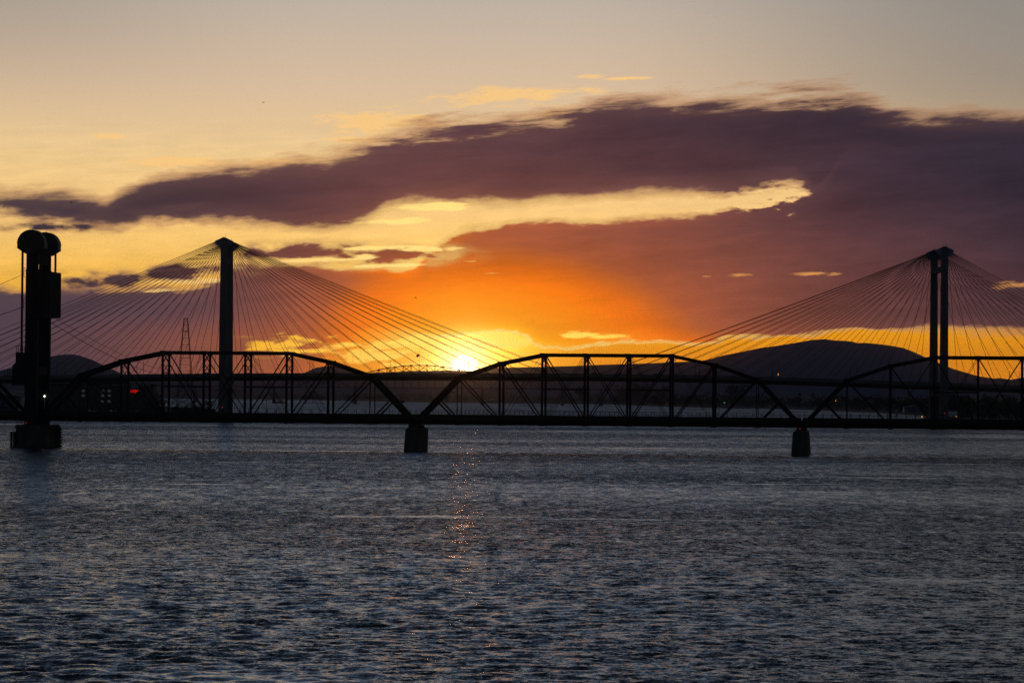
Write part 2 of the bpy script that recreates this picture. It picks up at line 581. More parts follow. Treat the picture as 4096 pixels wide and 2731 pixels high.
MB().ball((ur, -3.1, rail_z(103, 1690, -3.3)), 0.13, 0.13, 0.13).build('red_lamp', M['lamp_red'], tower)
MB().tube([(ur, -3.1, ZP), (ur, -3.1, rail_z(103, 1690, -3.3) - 0.12)], 0.06).build('lamp_stem', M['steel'], tower)
# ------------------------------------------------------------------ cable-stayed road bridge
TH2 = math.atan(-0.0085)
D_CAB, W_CAB = 1348.0, 31.0
C2, S2 = math.cos(TH2), math.sin(TH2)


def cab_u(px, py, v=0.0):
    t = ray(px, py).x
    return (t * (D_CAB + v * C2) - v * S2) / (C2 + t * S2)


def cab_z(px, py, v=0.0):
    u = cab_u(px, py, v)
    return CAM_H + ray(px, py).z * (D_CAB - u * S2 + v * C2)


cab = empty('cable_stayed_bridge', (0, D_CAB, 0), -TH2)
tag(cab, 'long two-pylon cable-stayed road bridge with fans of thin cables behind the truss bridge', 'bridge')
_du = np.array([cab_u(x, 1500) for x in (-900, 0, 228, 872, 1500, 2048, 2400, 2780, 3093, 3776, 4077, 5000)])
_dz = np.array([15.5, 17.6, 18.15, 19.4, 20.1, 20.42, 20.48, 20.35, 19.8, 17.95, 17.15, 14.8])


def deck_z(u):
    # smooth vertical curve through the surveyed heights
    w = np.exp(-((_us - u) / 14.0) ** 2)
    return float((w * _zs).sum() / w.sum())


_us = np.arange(_du[0], _du[-1], 4.0)
_zs = np.interp(_us, _du, _dz)


def deck_sweep(prof, name, mat, parent, step=5.0):
    """Sweep a (v, dz) outline along the deck curve."""
    us = np.arange(_du[0] + 10, _du[-1] - 10, step)
    m = MB()
    vs, fs = [], []
    n = len(prof)
    for u in us:
        z = deck_z(u)
        vs += [(u, v, z + dz) for v, dz in prof]
    for i in range(len(us) - 1):
        for j in range(n):
            fs.append((i * n + j, i * n + (j + 1) % n, (i + 1) * n + (j + 1) % n, (i + 1) * n + j))
    fs.append(tuple(range(n)))
    fs.append(tuple((len(us) - 1) * n + j for j in range(n - 1, -1, -1)))
    m.add(vs, fs)
    return m.build(name, mat, parent)


VA, VB = 1.8, W_CAB - 1.8
dk = deck_sweep([(VA + 0.36, -1.5), (VA + 0.36, -0.95), (VB - 0.36, -0.95), (VB - 0.36, -1.5)], 'road_deck', M['deck'], cab)
for a in (VA, VB - 0.35):
    deck_sweep([(a, -1.46), (a, 0.0), (a + 0.35, 0.0), (a + 0.35, -1.46)], 'parapet', M['deck'], dk)
for a in (VA + 0.8, VB - 4.0):
    deck_sweep([(a + 0.7, -3.0), (a, -1.504), (a + 3.2, -1.504), (a + 2.5, -3.0)], 'edge_girder', M['girder'], cab)
m = MB()
for u in np.arange(_du[0] + 20, _du[-1] - 20, 8.23):
    z = deck_z(u)
    m.box(u - 0.2, u + 0.2, VA + 4.1, VB - 4.1, z - 2.7, z - 1.504)
m.build('cross_girders', M['girder'], cab)

PYL = []
for (pn, pf, ytop, tint) in ((894, 918, 950, 0), (3777, 3736, 986.5, 1)):
    un = cab_u(pn, 1200, 0.0)
    uf = cab_u(pf, 1200, W_CAB)
    uc = (un + uf) / 2
    zt = cab_z(pn, ytop, 0.0)
    py = empty('pylon', (uc, 0, 0), 0, cab)
    for v in (0.0, W_CAB):
        m = MB()
        m.frustum(-1.72, 1.72, v - 1.9, v + 1.9, -1.4, -1.3, 1.3, v - 1.35, v + 1.35, zt - 0.35)
        m.build('leg', M['pylon'], py)
        m = MB()
        m.frustum(-2.6, 2.6, v - 3.0, v + 3.0, -1.45, -2.4, 2.4, v - 2.8, v + 2.8, 1.6)
        m.build('footing', M['pier'], py)
        # anchor saddle: ridged top, curved underside where the cables leave
        half = [(0.55, zt + 0.02), (3.75, zt - 1.5), (3.78, zt - 1.95), (3.35, zt - 2.75), (2.75, zt - 3.35), (2.1, zt - 3.8), (1.5, zt - 4.1)]
        o = half + [(-x, z) for x, z in reversed(half)]
        m = MB()
        m.prism(o, 'y', v - 0.75, v - 0.2)
        m.prism(o, 'y', v + 0.2, v + 0.75)
        o2 = [(x * 0.97, z - 0.05) for x, z in o]
        m.prism(o2, 'y', v - 0.2, v + 0.2)
        m.build('saddle', M['steel_blue'], py)
        m = MB()
        m.frustum(-1.36, 1.36, v - 1.4, v + 1.4, zt - 4.3, -0.6, 0.6, v - 1.4, v + 1.4, zt + 0.05)
        m.build('saddle_cover', M['pylon'], py)
        MB().tube([(0.4, v, zt + 0.2), (0.75, v, zt + 1.2)], 0.06).build('top_mast', M['steel'], py)
        MB().tube([(-0.5, v, zt + 0.2), (-0.5, v, zt + 0.8)], 0.05).build('lightning_rod', M['steel'], py)
    zb = zt - 9.1
    MB().box(-0.95, 0.95, 1.36, W_CAB - 1.36, zb - 1.1, zb + 1.1).build('cross_beam', M['pylon'], py)
    zb2 = deck_z(uc) - 3.3
    MB().box(-1.3, 1.3, 1.66, W_CAB - 1.66, zb2 - 2.4, zb2 - 0.02).build('cross_beam', M['pylon'], py)
    MB().ball((0.1, -1.95, 5.3), 0.2, 0.2, 0.24).build('red_lamp', M['lamp_red'], py)
    PYL.append((uc, zt))

# stay cables: eighteen each side of each pylon in both planes
cables = []
for pi_, (uc, zt) in enumerate(PYL):
    for plane, v in enumerate((0.0, W_CAB)):
        vd = VA - 0.25 if plane == 0 else VB + 0.25
        for sg in (-1, 1):
            for k in range(18):
                f = k / 17.0
                a = math.radians(-8 - 62 * (1 - f))
                pa = Vector((uc + sg * (1.5 + 2.2 * f ** 0.8), v, zt - 4.05 + 2.25 * f ** 1.35))
                ud = uc + sg * (6.2 + 8.17 * k)
                if not (_du[0] + 12 < ud < _du[-1] - 12):
                    continue
                pb = Vector((ud, vd, deck_z(ud) - 0.9))
                L = (pb - pa).length
                sag = 0.0045 * abs(ud - uc)
                pts = []
                n = 14 if k > 5 else 6
                for i in range(n + 1):
                    s = i / n
                    p = pa.lerp(pb, s)
                    p.z -= sag * 4 * s * (1 - s)
                    pts.append(p)
                cables.append((plane, k, L, pts, 0.085 + 0.02 * f))
cables.sort(key=lambda c: -c[2])
rest = MB()
for i, (plane, k, L, pts, r) in enumerate(cables):
    if i < 100:
        MB().tube(pts, r, 6).build('stay_cable', M['cable'], cab, True)
    else:
        rest.tube(pts, r, 6)
tag(rest.build('short_stay_cables', M['cable'], cab, True), kind='stuff')

# lamp posts along the deck, in pairs
LAMPS = [(228, 'by the lift tower counterweight side'), (548, 'half way between lift tower and first pylon'), (1239, 'first past the single-looking pylon'),
         (1556, 'just before the far flag'), (1873, 'right in the sun glare'), (2190, 'first past the sun glare'), (2481, 'behind the middle truss span, sun side'),
         (2797, 'left of the broad hill, farther from it'), (3113, 'over the near shoulder of the broad hill'), (3428, 'under the summit of the broad hill'),
         (4077, 'past the twin-legged pylon')]
for px, where in LAMPS:
    for side, v in (('near', VA + 0.9), ('far', VB - 0.9)):
        u = cab_u(px, 1480, VA + 0.9)
        z0 = deck_z(u) - 0.95
        hgt = 6.5
        root = empty('lamp_post', Vector((u * C2 + v * S2, D_CAB - u * S2 + v * C2, z0)), -TH2)
        sgn = 1 if side == 'near' else -1
        m = MB()
        m.tube([(0, 0, 0), (0, 0, hgt)], 0.13, 6, 0.08)
        m.build('pole', M['steel'], root)
        m = MB()
        m.bar((0, 0, hgt - 0.06), (0, sgn * 1.2, hgt + 0.1), 0.08, 0.08, (1, 0, 0))
        m.box(-0.13, 0.13, min(sgn * 0.8, sgn * 1.7), max(sgn * 0.8, sgn * 1.7), hgt + 0.1, hgt + 0.24)
        m.build('lamp_head', M['steel'], root)
        if px == 3113:
            MB().ball((0, -0.16 * sgn, 2.15), 0.17 if side == 'near' else 0.08, 0.12, 0.42 if side == 'near' else 0.25).build('amber_marker', M['lamp_amber'], root)
        tag(root, 'slim %s-side lamp post on the cable bridge, %s' % (side, where), 'lamp post', 'lamp posts along the cable bridge')


# ------------------------------------------------------------------ vehicles
def make_car(paint):
    root = empty('car')
    b = MB()
    b.prism([(-2.2, 0.35), (-2.25, 0.8), (-1.6, 0.95), (1.55, 0.98), (2.2, 0.85), (2.22, 0.35)], 'y', -0.88, 0.88)
    b.prism([(-1.25, 0.98), (-0.55, 1.46), (0.85, 1.46), (1.6, 0.99)], 'y', -0.78, 0.78)
    b.build('body', paint, root)
    for y in (-0.8, 0.785):
        g = MB()
        g.prism([(-1.05, 1.02), (-0.5, 1.4), (0.8, 1.4), (1.4, 1.03)], 'y', y, y + 0.015)
        g.build('window', M['car_glass'], root)
    for x in (-1.4, 1.4):
        for y in (-0.8, 0.8):
            w = MB()
            w.prism([(x + 0.33 * math.cos(a), 0.33 + 0.33 * math.sin(a)) for a in [math.pi * 2 * k / 12 for k in range(12)]], 'y', y - 0.11, y + 0.11)
            w.build('wheel', M['rubber'], root)
    return root


def place_car(px, dist_u, v, paint, label, group, tail=False):
    c = make_car(M[paint])
    u = cab_u(px, 1497, v)
    c.location = Vector((u * C2 + v * S2, D_CAB - u * S2 + v * C2, deck_z(u) - 0.95))
    c.rotation_euler = (0, 0, -TH2)
    if tail:
        MB().box(-2.3, -2.24, -0.75, -0.45, 0.75, 1.05).build('tail_lamp', M['lamp_red'], c)
        MB().box(-2.3, -2.24, 0.45, 0.75, 0.75, 1.05).build('tail_lamp', M['lamp_red'], c)
    tag(c, label, 'car', group)


place_car(2642, 0, 8.0, 'car_pale', 'pale car crossing the cable bridge beside the broad hill foot', 'cars crossing the cable bridge')
place_car(2624, 0, 21.0, 'car_dark', 'dark car with red tail lamp on the far lane of the cable bridge', 'cars crossing the cable bridge', True)
place_car(2372, 0, 8.0, 'car_dark', 'dark car on the cable bridge behind the middle truss span', 'cars crossing the cable bridge')
# ------------------------------------------------------------------ far arch bridge, three and a half kilometres off
DB = 3719.0
PXM = DB / FPX


def bx(px):
    return at(px, 1548, DB).x


def bz(px, py):
    return at(px, py, DB).z


blue = empty('arch_bridge', (bx(1675), DB, 0))
tag(blue, 'distant steel arch bridge with straight truss side spans, seen under the sun', 'bridge')
FS = M['far_steel']
X0 = bx(1675)
WB = 9.0
zdk = bz(1676, 1550)
m = MB()
m.box(bx(-700) - X0, bx(2700) - X0, 0.4, WB - 0.4, zdk - 0.9, zdk)
m.build('road_deck', FS, blue)


def arch_top(px):
    t = abs(px - 1675) / 256.0
    return bz(px, 1460.5 + 44 * min(t, 1.0) ** 1.9)


def arch_low(px):
    t = abs(px - 1675) / 256.0
    return bz(px, 1484 + 66 * min(t, 1.0) ** 2.6)


nodes = [1419 + 32 * k for k in range(17)]
for y in (0.0, WB):
    m = MB()
    for a, b in zip(nodes[:-1], nodes[1:]):
        m.bar((bx(a) - X0, y, arch_top(a)), (bx(b) - X0, y, arch_top(b)), 0.7, 0.8)
        m.bar((bx(a) - X0, y, arch_low(a)), (bx(b) - X0, y, arch_low(b)), 0.7, 0.7)
    for i, a in enumerate(nodes):
        m.bar((bx(a) - X0, y, arch_low(a)), (bx(a) - X0, y, arch_top(a)), 0.6, 0.6)
        if i < 16:
            b = nodes[i + 1]
            if i % 2 == 0:
                m.bar((bx(a) - X0, y, arch_low(a)), (bx(b) - X0, y, arch_top(b)), 0.5, 0.5)
            else:
                m.bar((bx(a) - X0, y, arch_top(a)), (bx(b) - X0, y, arch_low(b)), 0.5, 0.5)
    m.build('arch_rib', FS, blue)
    for a in nodes[1:-1]:
        if arch_low(a) - zdk > 1.0:
            MB().bar((bx(a) - X0, y, zdk), (bx(a) - X0, y, arch_low(a)), 0.4, 0.4).build('hanger', FS, blue)
    for side in (-1, 1):
        m = MB()
        p = [1675 + side * (256 + 32 * k) for k in range(10)]
        zs = [bz(q, 1503 + 22 * min(k / 3.0, 1.0)) for k, q in enumerate(p)]
        for k in range(9):
            m.bar((bx(p[k]) - X0, y, zs[k]), (bx(p[k + 1]) - X0, y, zs[k + 1]), 0.7, 0.7)
            m.bar((bx(p[k]) - X0, y, zdk), (bx(p[k]) - X0, y, zs[k]), 0.5, 0.5)
            if k % 2 == 0:
                m.bar((bx(p[k]) - X0, y, zs[k]), (bx(p[k + 1]) - X0, y, zdk), 0.5, 0.5)
            else:
                m.bar((bx(p[k]) - X0, y, zdk), (bx(p[k + 1]) - X0, y, zs[k + 1]), 0.5, 0.5)
        m.bar((bx(p[9]) - X0, y, zdk - 0.4), (bx(p[9]) - X0 + side * 0.01, y, zs[9]), 0.5, 0.5)
        m.build('side_truss', FS, blue)
m = MB()
for i, a in enumerate(nodes):
    if 3 <= i <= 13:
        m.bar((bx(a) - X0, 0, arch_top(a)), (bx(a) - X0, WB, arch_top(a)), 0.7, 0.7, (1, 0, 0))
        m.box(bx(a) - X0 - (1.4 if i % 2 == 1 else 0.8), bx(a) - X0 + (1.4 if i % 2 == 1 else 0.8), -0.4, WB + 0.4, arch_top(a) + 0.3, arch_top(a) + 0.8)
m.build('arch_bracing', FS, blue)
for px in (780, 1096, 1419.5, 1931, 2250, 2406):
    m = MB()
    w = 1.3 if px in (1096, 780, 2250, 2406) else 1.6
    m.box(bx(px) - X0 - w, bx(px) - X0 + w, -0.5, WB + 0.5, 3.2, zdk - 0.904)
    m.box(bx(px) - X0 - w - 0.6, bx(px) - X0 + w + 0.6, -2.0, WB + 2.0, -1.4, 3.2)
    m.build('pier', M['pier'], blue)
fl = empty('flagpole', (bx(1676), DB + 0.5, arch_top(1676) + 0.8))
zt = bz(1677, 1413) - fl.location.z
MB().tube([(0, 0, 0), (0, 0, zt)], 0.22).build('pole', M['steel'], fl)
m = MB()
nx = 8
vs, fs = [], []
for j in range(2):
    for i in range(nx + 1):
        x = -3.4 * i / nx
        for k in (0, 1):
            vs.append((x, 0.5 * math.sin(i * 0.9) + 0.06 * k, zt - 0.6 - 3.0 * j - 0.13 * i + 0.18 * math.sin(i * 0.9)))
for i in range(nx):
    for k in (0, 1):
        fs.append((i * 2 + k, i * 2 + 2 + k, (nx + 1) * 2 + i * 2 + 2 + k, (nx + 1) * 2 + i * 2 + k))
m.add(vs, fs)
m.build('flag', M['flag'], fl)
tag(fl, 'small flag blowing left on a pole above the distant arch bridge', 'flag')

# ------------------------------------------------------------------ motor yacht
bt = empty('motor_yacht', at(1124, 1611, 3600) * 1.0, 0.05)
bt.location.z = 0
m = MB()
hull = [(-6.2, 0.05), (-6.4, 1.7), (-5.0, 1.9), (5.6, 2.1), (6.9, 2.4), (5.2, 0.05)]
m.prism(hull, 'y', -1.7, 1.7)
m.build('hull', M['hull'], bt)
MB().prism([(-4.6, 2.0), (-4.2, 3.2), (2.2, 3.3), (4.4, 2.15)], 'y', -1.4, 1.4).build('cabin', M['boat_white'], bt)
MB().prism([(-2.4, 3.27), (-2.2, 4.2), (1.0, 4.3), (1.9, 3.26)], 'y', -1.2, 1.2).build('flybridge', M['boat_white'], bt)
m = MB()
m.prism([(-3.9, 2.6), (-3.8, 3.0), (1.9, 3.05), (2.6, 2.6)], 'y', -1.43, -1.405)
m.build('cabin_window', M['window_dark'], bt)
MB().tube([(-1.4, 0, 4.2), (-1.4, 0, 6.2)], 0.07).build('mast', M['steel'], bt)
tag(bt, 'white-cabined motor yacht with a dark hull lying off the far shore', 'boat')

# ------------------------------------------------------------------ lattice pylon on the left shore
DL = 1900.0
lt = empty('lattice_pylon', (at(741, 1500, DL).x, DL, 0.6))
ztop = at(741, 1273, DL).z - 0.6
m1 = [MB() for _ in range(4)]


def lw(z):
    return 0.9 + 4.0 * (1 - z / ztop) ** 0.85


zz = [ztop * k / 14 for k in range(15)]
cor = [(-1, -1), (1, -1), (1, 1), (-1, 1)]
for q, (sx, sy) in enumerate(cor):
    for a, b in zip(zz[:-1], zz[1:]):
        m1[q].bar((sx * lw(a), sy * lw(a), a), (sx * lw(b), sy * lw(b), b), 0.3, 0.3)
    m1[q].build('leg', M['steel'], lt)
m = MB()
for a, b in zip(zz[:-1], zz[1:]):
    for q in range(4):
        s, t = cor[q], cor[(q + 1) % 4]
        m.bar((s[0] * lw(b), s[1] * lw(b), b), (t[0] * lw(b), t[1] * lw(b), b), 0.16, 0.16)
        m.bar((s[0] * lw(a), s[1] * lw(a), a), (t[0] * lw(b), t[1] * lw(b), b), 0.07, 0.07)
m.build('cross_bracing', M['steel'], lt)
m = MB()
m.box(-1.3, 1.3, -1.3, 1.3, ztop - 0.2, ztop + 0.1)
m.box(-1.25, 1.25, -1.1, 1.1, ztop * 0.86 - 0.2, ztop * 0.86 + 0.25)
m.build('top_platform', M['steel'], lt)
tag(lt, 'tall tapering lattice pylon standing left of the first cable pylon', 'pylon')


def wire(p0, p1, sag, r, label, n=18):
    pts = []
    p0, p1 = Vector(p0), Vector(p1)
    for i in range(n + 1):
        s = i / n
        p = p0.lerp(p1, s)
        p.z -= sag * 4 * s * (1 - s)
        pts.append(p)
    tag(MB().tube(pts, r, 4).build('overhead_wire', M['cable'], None), label, 'wire', 'overhead wires at the lift tower')


T1 = rail_world(UC - 1.7, VN, rail_z(100, 1095, VN))
T2 = rail_world(UC - 1.7, VN, rail_z(98, 1226, VN))
wire(at(-500, 1290, 640), T1, 1.0, 0.04, 'thin wire rising from the picture edge to the upper bracket of the lift tower')
wire(at(-500, 1370, 640), T2, 1.0, 0.06, 'thicker wire rising from the picture edge to the lower bracket of the lift tower')
R1 = rail_world(UC + 1.3, VF - 1.0, rail_z(210, 1290, VF))
R2 = rail_world(UC + 1.3, VF - 1.0, rail_z(215, 1262, VF))
wire(R1, at(700, 1512, 1250), 2.0, 0.07, 'wire falling right from the lift tower toward the shore, lower of the two')
wire(R2, at(730, 1500, 1270), 2.0, 0.05, 'wire falling right from the lift tower toward the shore, upper of the two')

# ------------------------------------------------------------------ hotel and shore things on the left
DH = 1500.0


def hx(px):
    return at(px, 1590, DH).x


def hz(px, py):
    return at(px, py, DH).z


ho = empty('hotel_building', (hx(460), DH, 1.6))
HX, HZ = ho.location.x, 1.6
x0, x1 = hx(196) - HX, hx(612) - HX
zr = hz(500, 1534) - HZ
m = MB()
m.box(x0, x1, 0, 14, 0, zr - 0.9)
m.build('wall', M['wall'], ho)
m = MB()
m.box(x0 - 0.5, x1 + 0.5, -0.5, 14.5, zr - 0.896, zr)
m.box(hx(330) - HX, hx(500) - HX, 3, 11, zr + 0.002, zr + 1.2)
m.build('roof', M['roof'], ho)
for i, px in enumerate((333, 352, 385, 411, 437, 470, 545, 575)):
    for j, yy in enumerate((1563, 1582, 1604)):
        lit = px in (411, 437) or (px == 333 and j < 2)
        f = MB()
        cx, cz = hx(px) - HX, hz(px, yy) - HZ
        f.box(cx - 0.85, cx + 0.85, -0.1, -0.004, cz - 0.68, cz + 0.68)
        fr = f.build('window', M['wall'], ho)
        g = MB()
        g.box(cx - 0.72, cx + 0.72, -0.13, -0.104, cz - 0.55, cz + 0.55)
        g.build('pane', M['window_lit' if lit else 'window_dark'], fr)


def text_mesh(s, size, name, mat, parent, loc):
    cu = bpy.data.curves.new(name, 'FONT')
    cu.body = s
    cu.size = size
    cu.extrude = 0.02
    cu.align_x = 'CENTER'
    tmp = bpy.data.objects.new(name + '_source', cu)
    COL.objects.link(tmp)
    bpy.context.view_layer.update()
    me = bpy.data.meshes.new_from_object(tmp.evaluated_get(bpy.context.evaluated_depsgraph_get()))
    bpy.data.objects.remove(tmp)
    bpy.data.curves.remove(cu)
    me.materials.clear()
    me.materials.append(mat)
    o = bpy.data.objects.new(name, me)
    COL.objects.link(o)
    o.parent = parent
    o.location = loc
    o.rotation_euler = (math.pi / 2, 0, 0)
    return o


def sign(px0, px1, y0, y1, words, size, mat):
    s = MB()
    zc = hz((px0 + px1) / 2, (y0 + y1) / 2) - HZ
    s.box(hx(px0) - HX, hx(px1) - HX, -0.85, -0.52, hz(px0, y1) - HZ, hz(px0, y0) - HZ)
    so = s.build('sign_board', mat, ho)
    for px, py, w, sz, mt in words:
        text_mesh(w, sz, 'lettering', M[mt], so, (hx(px) - HX, -0.9, hz(px, py) - HZ))


sign(328, 356, 1535, 1546, [], 1, M['sign'])
sign(402, 434, 1534, 1545, [], 1, M['sign'])
sign(436, 508, 1534, 1545, [(472, 1542.5, "CROW'S NEST", 0.95, 'letters')], 1, M['roof'])
sign(520, 556, 1531, 1559, [(541, 1539, 'CLOVER', 0.9, 'letters'), (541, 1547, 'ISLAND', 1.0, 'letters'), (533, 1554, 'INN', 0.85, 'letters')], 1, M['sign'])
sign(558, 608, 1534, 1545, [(568, 1543, 'BAR', 0.9, 'letters'), (594, 1543, 'GRILL', 0.9, 'letters')], 1, M['roof'])
led = MB()
led.box(hx(520) - HX, hx(556) - HX, -0.85, -0.52, hz(538, 1571) - HZ, hz(538, 1557) - HZ)
lo = led.build('message_board', M['roof'], ho)
text_mesh('LVJV', 1.75, 'led_lettering', M['led_red'], lo, (hx(538) - HX, -0.9, hz(538, 1569) - HZ))
m = MB()
pr_ = None
for k in range(13):
    a = math.radians(110 + 140 * k / 12)
    p = (hx(516) - HX + 0.9 * math.cos(a), -0.9, hz(516, 1541) - HZ + 0.9 * math.sin(a))
    if pr_:
        m.bar(pr_, p, 0.14, 0.14)
    pr_ = p
m.build('neon_arc', glow('dim_red_neon', (0.9, 0.02, 0.06), 0.12), lo)
tag(ho, 'dark waterfront hotel with a red lit message board and dim lit windows', 'hotel')

CARS = [(30, 'car_blue', 'blue parked car at the picture edge left of the lift tower', 0.2), (66, 'car_pale', 'pale parked car just left of the lift tower foot', -0.3),
        (366, 'car_pale', 'pale parked car behind the truss end post by the hotel', 0.5), (415, 'car_blue', 'blue parked car under the lit hotel windows', 0.1),
        (450, 'car_pale', 'pale parked car in front of the hotel, right of the lit windows', 1.2), (503, 'car_blue', 'blue parked car under the red message board', 0.15),
        (531, 'car_blue', 'blue parked car right of the red message board', -0.2)]
for px, paint, label, rz in CARS:
    c = make_car(M[paint])
    w = at(px, 1636, 1478)
    c.location = (w.x, 1478, 1.75)
    c.rotation_euler = (0, 0, rz)
    tag(c, label, 'car', 'cars parked by the hotel')

tr = empty('box_trailer', (at(669, 1616, 1510).x, 1510, 1.6))
MB().box(-1.05, 1.05, 0, 5.5, 0.6, 3.3).build('body', M['boat_white'], tr)
MB().box(-0.98, -0.03, -0.05, -0.004, 0.75, 3.15).build('rear_door', M['car_pale'], tr)
MB().box(0.03, 0.98, -0.05, -0.004, 0.75, 3.15).build('rear_door', M['car_pale'], tr)
for x in (-1.0, 1.0):
    w = MB()
    w.prism([(3.0 + 0.4 * math.cos(a), 0.4 + 0.4 * math.sin(a)) for a in [math.pi * 2 * k / 12 for k in range(12)]], 'x', x - 0.12, x + 0.12)
    w.build('wheel', M['rubber'], tr)
tag(tr, 'white box trailer seen end-on at the right of the hotel', 'trailer')
po = empty('timber_post', (at(778, 1620, 1700).x, 1700, 0.3))
MB().tube([(0, 0, 0), (0, 0, at(778, 1581, 1700).z)], 0.28, 8, 0.2).build('post', M['timber'], po)
MB().tube([(0, 0, at(778, 1581, 1700).z), (0, 0, at(778, 1581, 1700).z + 0.25)], 0.32, 8, 0.1).build('cap', M['timber'], po)
tag(po, 'single timber mooring post rising from the water left of the first pylon', 'post')

ms = empty('marina_shed', (hx(0), DH + 6, 1.6))
MB().box(-9.0, 8.6, 0, 10, 0, hz(0, 1588) - 1.6).build('wall', M['shed'], ms)
rz_ = hz(0, 1588) - 1.6
m = MB()
m.prism([(-9.4, rz_ + 0.002), (9.0, rz_ + 0.002), (9.0, rz_ + 0.25), (-0.2, rz_ + 1.3), (-9.4, rz_ + 0.25)], 'y', -0.5, 10.5)
m.build('roof', M['roof'], ms)
MB().box(-1.0, 2.4, -0.05, -0.004, 1.4, 2.6).build('window', M['window_dark'], ms)
MB().box(4.4, 6.6, -0.06, -0.004, 0, 2.3).build('door', M['roof'], ms)
tag(ms, 'low blue-grey marina shed glimpsed left of the lift tower', 'shed')

# ------------------------------------------------------------------ right shore things
sh = empty('shore_shed', (at(3660, 1620, 2300).x, 2300, 1.2))
MB().box(-7.5, 7.5, 0, 9, 0, 3.6).build('wall', M['shed'], sh)
m = MB()
m.prism([(-8.0, 3.602), (8.0, 3.602), (8.0, 3.9), (0, 5.2), (-8.0, 3.9)], 'y', -0.6, 9.6)
m.build('roof', M['shed'], sh)
MB().ball((at(3703, 1616, 2300).x - sh.location.x, -0.7, 5.0 + (at(3703, 1616, 2300).z - 6.2)), 0.4, 0.3, 0.55).build('white_lamp', M['lamp_white'], sh)
tag(sh, 'low pale shed with a white lamp on the right-hand shore', 'shed')
s2 = empty('boat_house', (at(3942, 1620, 1900).x, 1900, 1.2))
MB().box(-4.5, 4.5, 0, 8, 0, 6.0).build('wall', M['wall'], s2)
m = MB()
m.prism([(-5.0, 6.002), (5.0, 6.002), (0, 8.0)], 'y', -0.5, 8.5)
m.build('roof', M['roof'], s2)
wz = at(3942, 1613, 1900).z - 1.2
for k in range(2):
    f = MB()
    f.box(-2.3 + 2.2 * k, -0.3 + 2.2 * k, -0.1, -0.004, wz - 0.9, wz + 0.9)
    fo = f.build('window', M['wall'], s2)
    g = MB()
    g.box(-2.15 + 2.2 * k, -0.45 + 2.2 * k, -0.13, -0.104, wz - 0.75, wz + 0.75)
    g.build('pane', M['shed'], fo)
tag(s2, 'gabled boat house with two pale windows in the dark right-hand woods', 'boat house')
tk = empty('semi_trailer_truck', (at(3784, 1676, 1660).x, 1660, 1.0))
m = MB()
m.box(-2.6, 5.6, -1.25, 1.25, 1.15, 3.9)
tb = m.build('trailer_box', M['boat_white'], tk)
m = MB()
m.prism([(-5.5, 0.6), (-5.5, 2.0), (-4.9, 2.2), (-4.5, 3.3), (-3.0, 3.4), (-3.0, 0.6)], 'y', -1.2, 1.2)
m.build('cab', M['car_dark'], tk)
for x in (-4.7, -2.2, -1.2, 3.6, 4.7):
    for y in (-1.05, 1.05):
        w = MB()
        w.prism([(x + 0.5 * math.cos(a), 0.5 + 0.5 * math.sin(a)) for a in [math.pi * 2 * k / 14 for k in range(14)]], 'y', y - 0.18, y + 0.18)
        w.build('wheel', M['rubber'], tk)
MB().box(-2.6, 5.6, -1.15, 1.15, 0.85, 1.146).build('chassis', M['girder'], tk)
for x in (-5.4, 0.0, 5.0):
    MB().ball((x, -1.32, 1.2), 0.16, 0.12, 0.16, 8, 5).build('marker_lamp', M['lamp_amber'], tk)
tag(tk, 'white-sided truck with amber marker lamps behind the rail deck below the twin-legged pylon', 'truck')
ab = empty('beacon_post', (at(3688, 1668, 1900).x, 1900, 0))
MB().tube([(0, 0, -1.3), (0, 0, at(3688, 1668, 1900).z)], 0.14).build('post', M['steel'], ab)
MB().ball((0, -0.05, at(3688, 1668, 1900).z + 0.25), 0.35, 0.3, 0.38).build('amber_lamp', M['lamp_amber'], ab)
tag(ab, 'short beacon post with a bright amber lamp in the water left of the twin-legged pylon', 'beacon')
for px, py, d, mt, label in ((2897, 1611, 3330, 'lamp_green', 'tiny green navigation lamp on the dark right-hand shore'), (3343, 1603, 2800, 'lamp_amber', 'tiny amber lamp post on the dark right-hand shore')):
    w = at(px, py, d)
    g = empty('shore_lamp', (w.x, d, 1.0))
    MB().tube([(0, 0, 0), (0, 0, w.z - 1.1)], 0.09).build('pole', M['steel'], g)
    MB().ball((0, 0, w.z - 0.9), 0.3, 0.3, 0.4, 8, 5).build('lamp', M[mt], g)
    tag(g, label, 'lamp')

# ------------------------------------------------------------------ three birds on the wing
for px, py, d, s, rz, label in ((1054, 411, 420, 0.22, 0.6, 'tiny bird flying high in the clear sky'), (286, 812, 400, 0.22, -0.4, 'tiny bird flying across the dark cloud above the lift tower'),
                                (1663, 1191, 500, 0.3, 0.2, 'tiny bird gliding in the orange glow above the sun')):
    m = MB()
    m.tube([(-s * 0.7, 0, 0), (-s * 0.3, 0, 0.02), (s * 0.2, 0, 0.03), (s * 0.55, 0, 0.0)], 0.05 * s / 0.3, 8, 0.03)
    for sg in (-1, 1):
        m.add([(0.16 * s, 0, 0.03), (-0.25 * s, 0, 0.03), (-0.3 * s, sg * 0.8 * s, 0.32 * s), (0.05 * s, sg * 0.85 * s, 0.36 * s), (-0.35 * s, sg * 1.6 * s, 0.1 * s),
               (0.16 * s, 0, 0.06), (-0.25 * s, 0, 0.05), (-0.3 * s, sg * 0.8 * s, 0.34 * s), (0.05 * s, sg * 0.85 * s, 0.39 * s)],
              [(0, 1, 2, 3), (3, 2, 4), (8, 7, 6, 5), (8, 4, 7)])
    o = m.build('bird', M['bird'])
    o.location = at(px, py, d)
    o.rotation_euler = (0, 0.1, rz)
    tag(o, label, 'bird', 'birds in the sky')
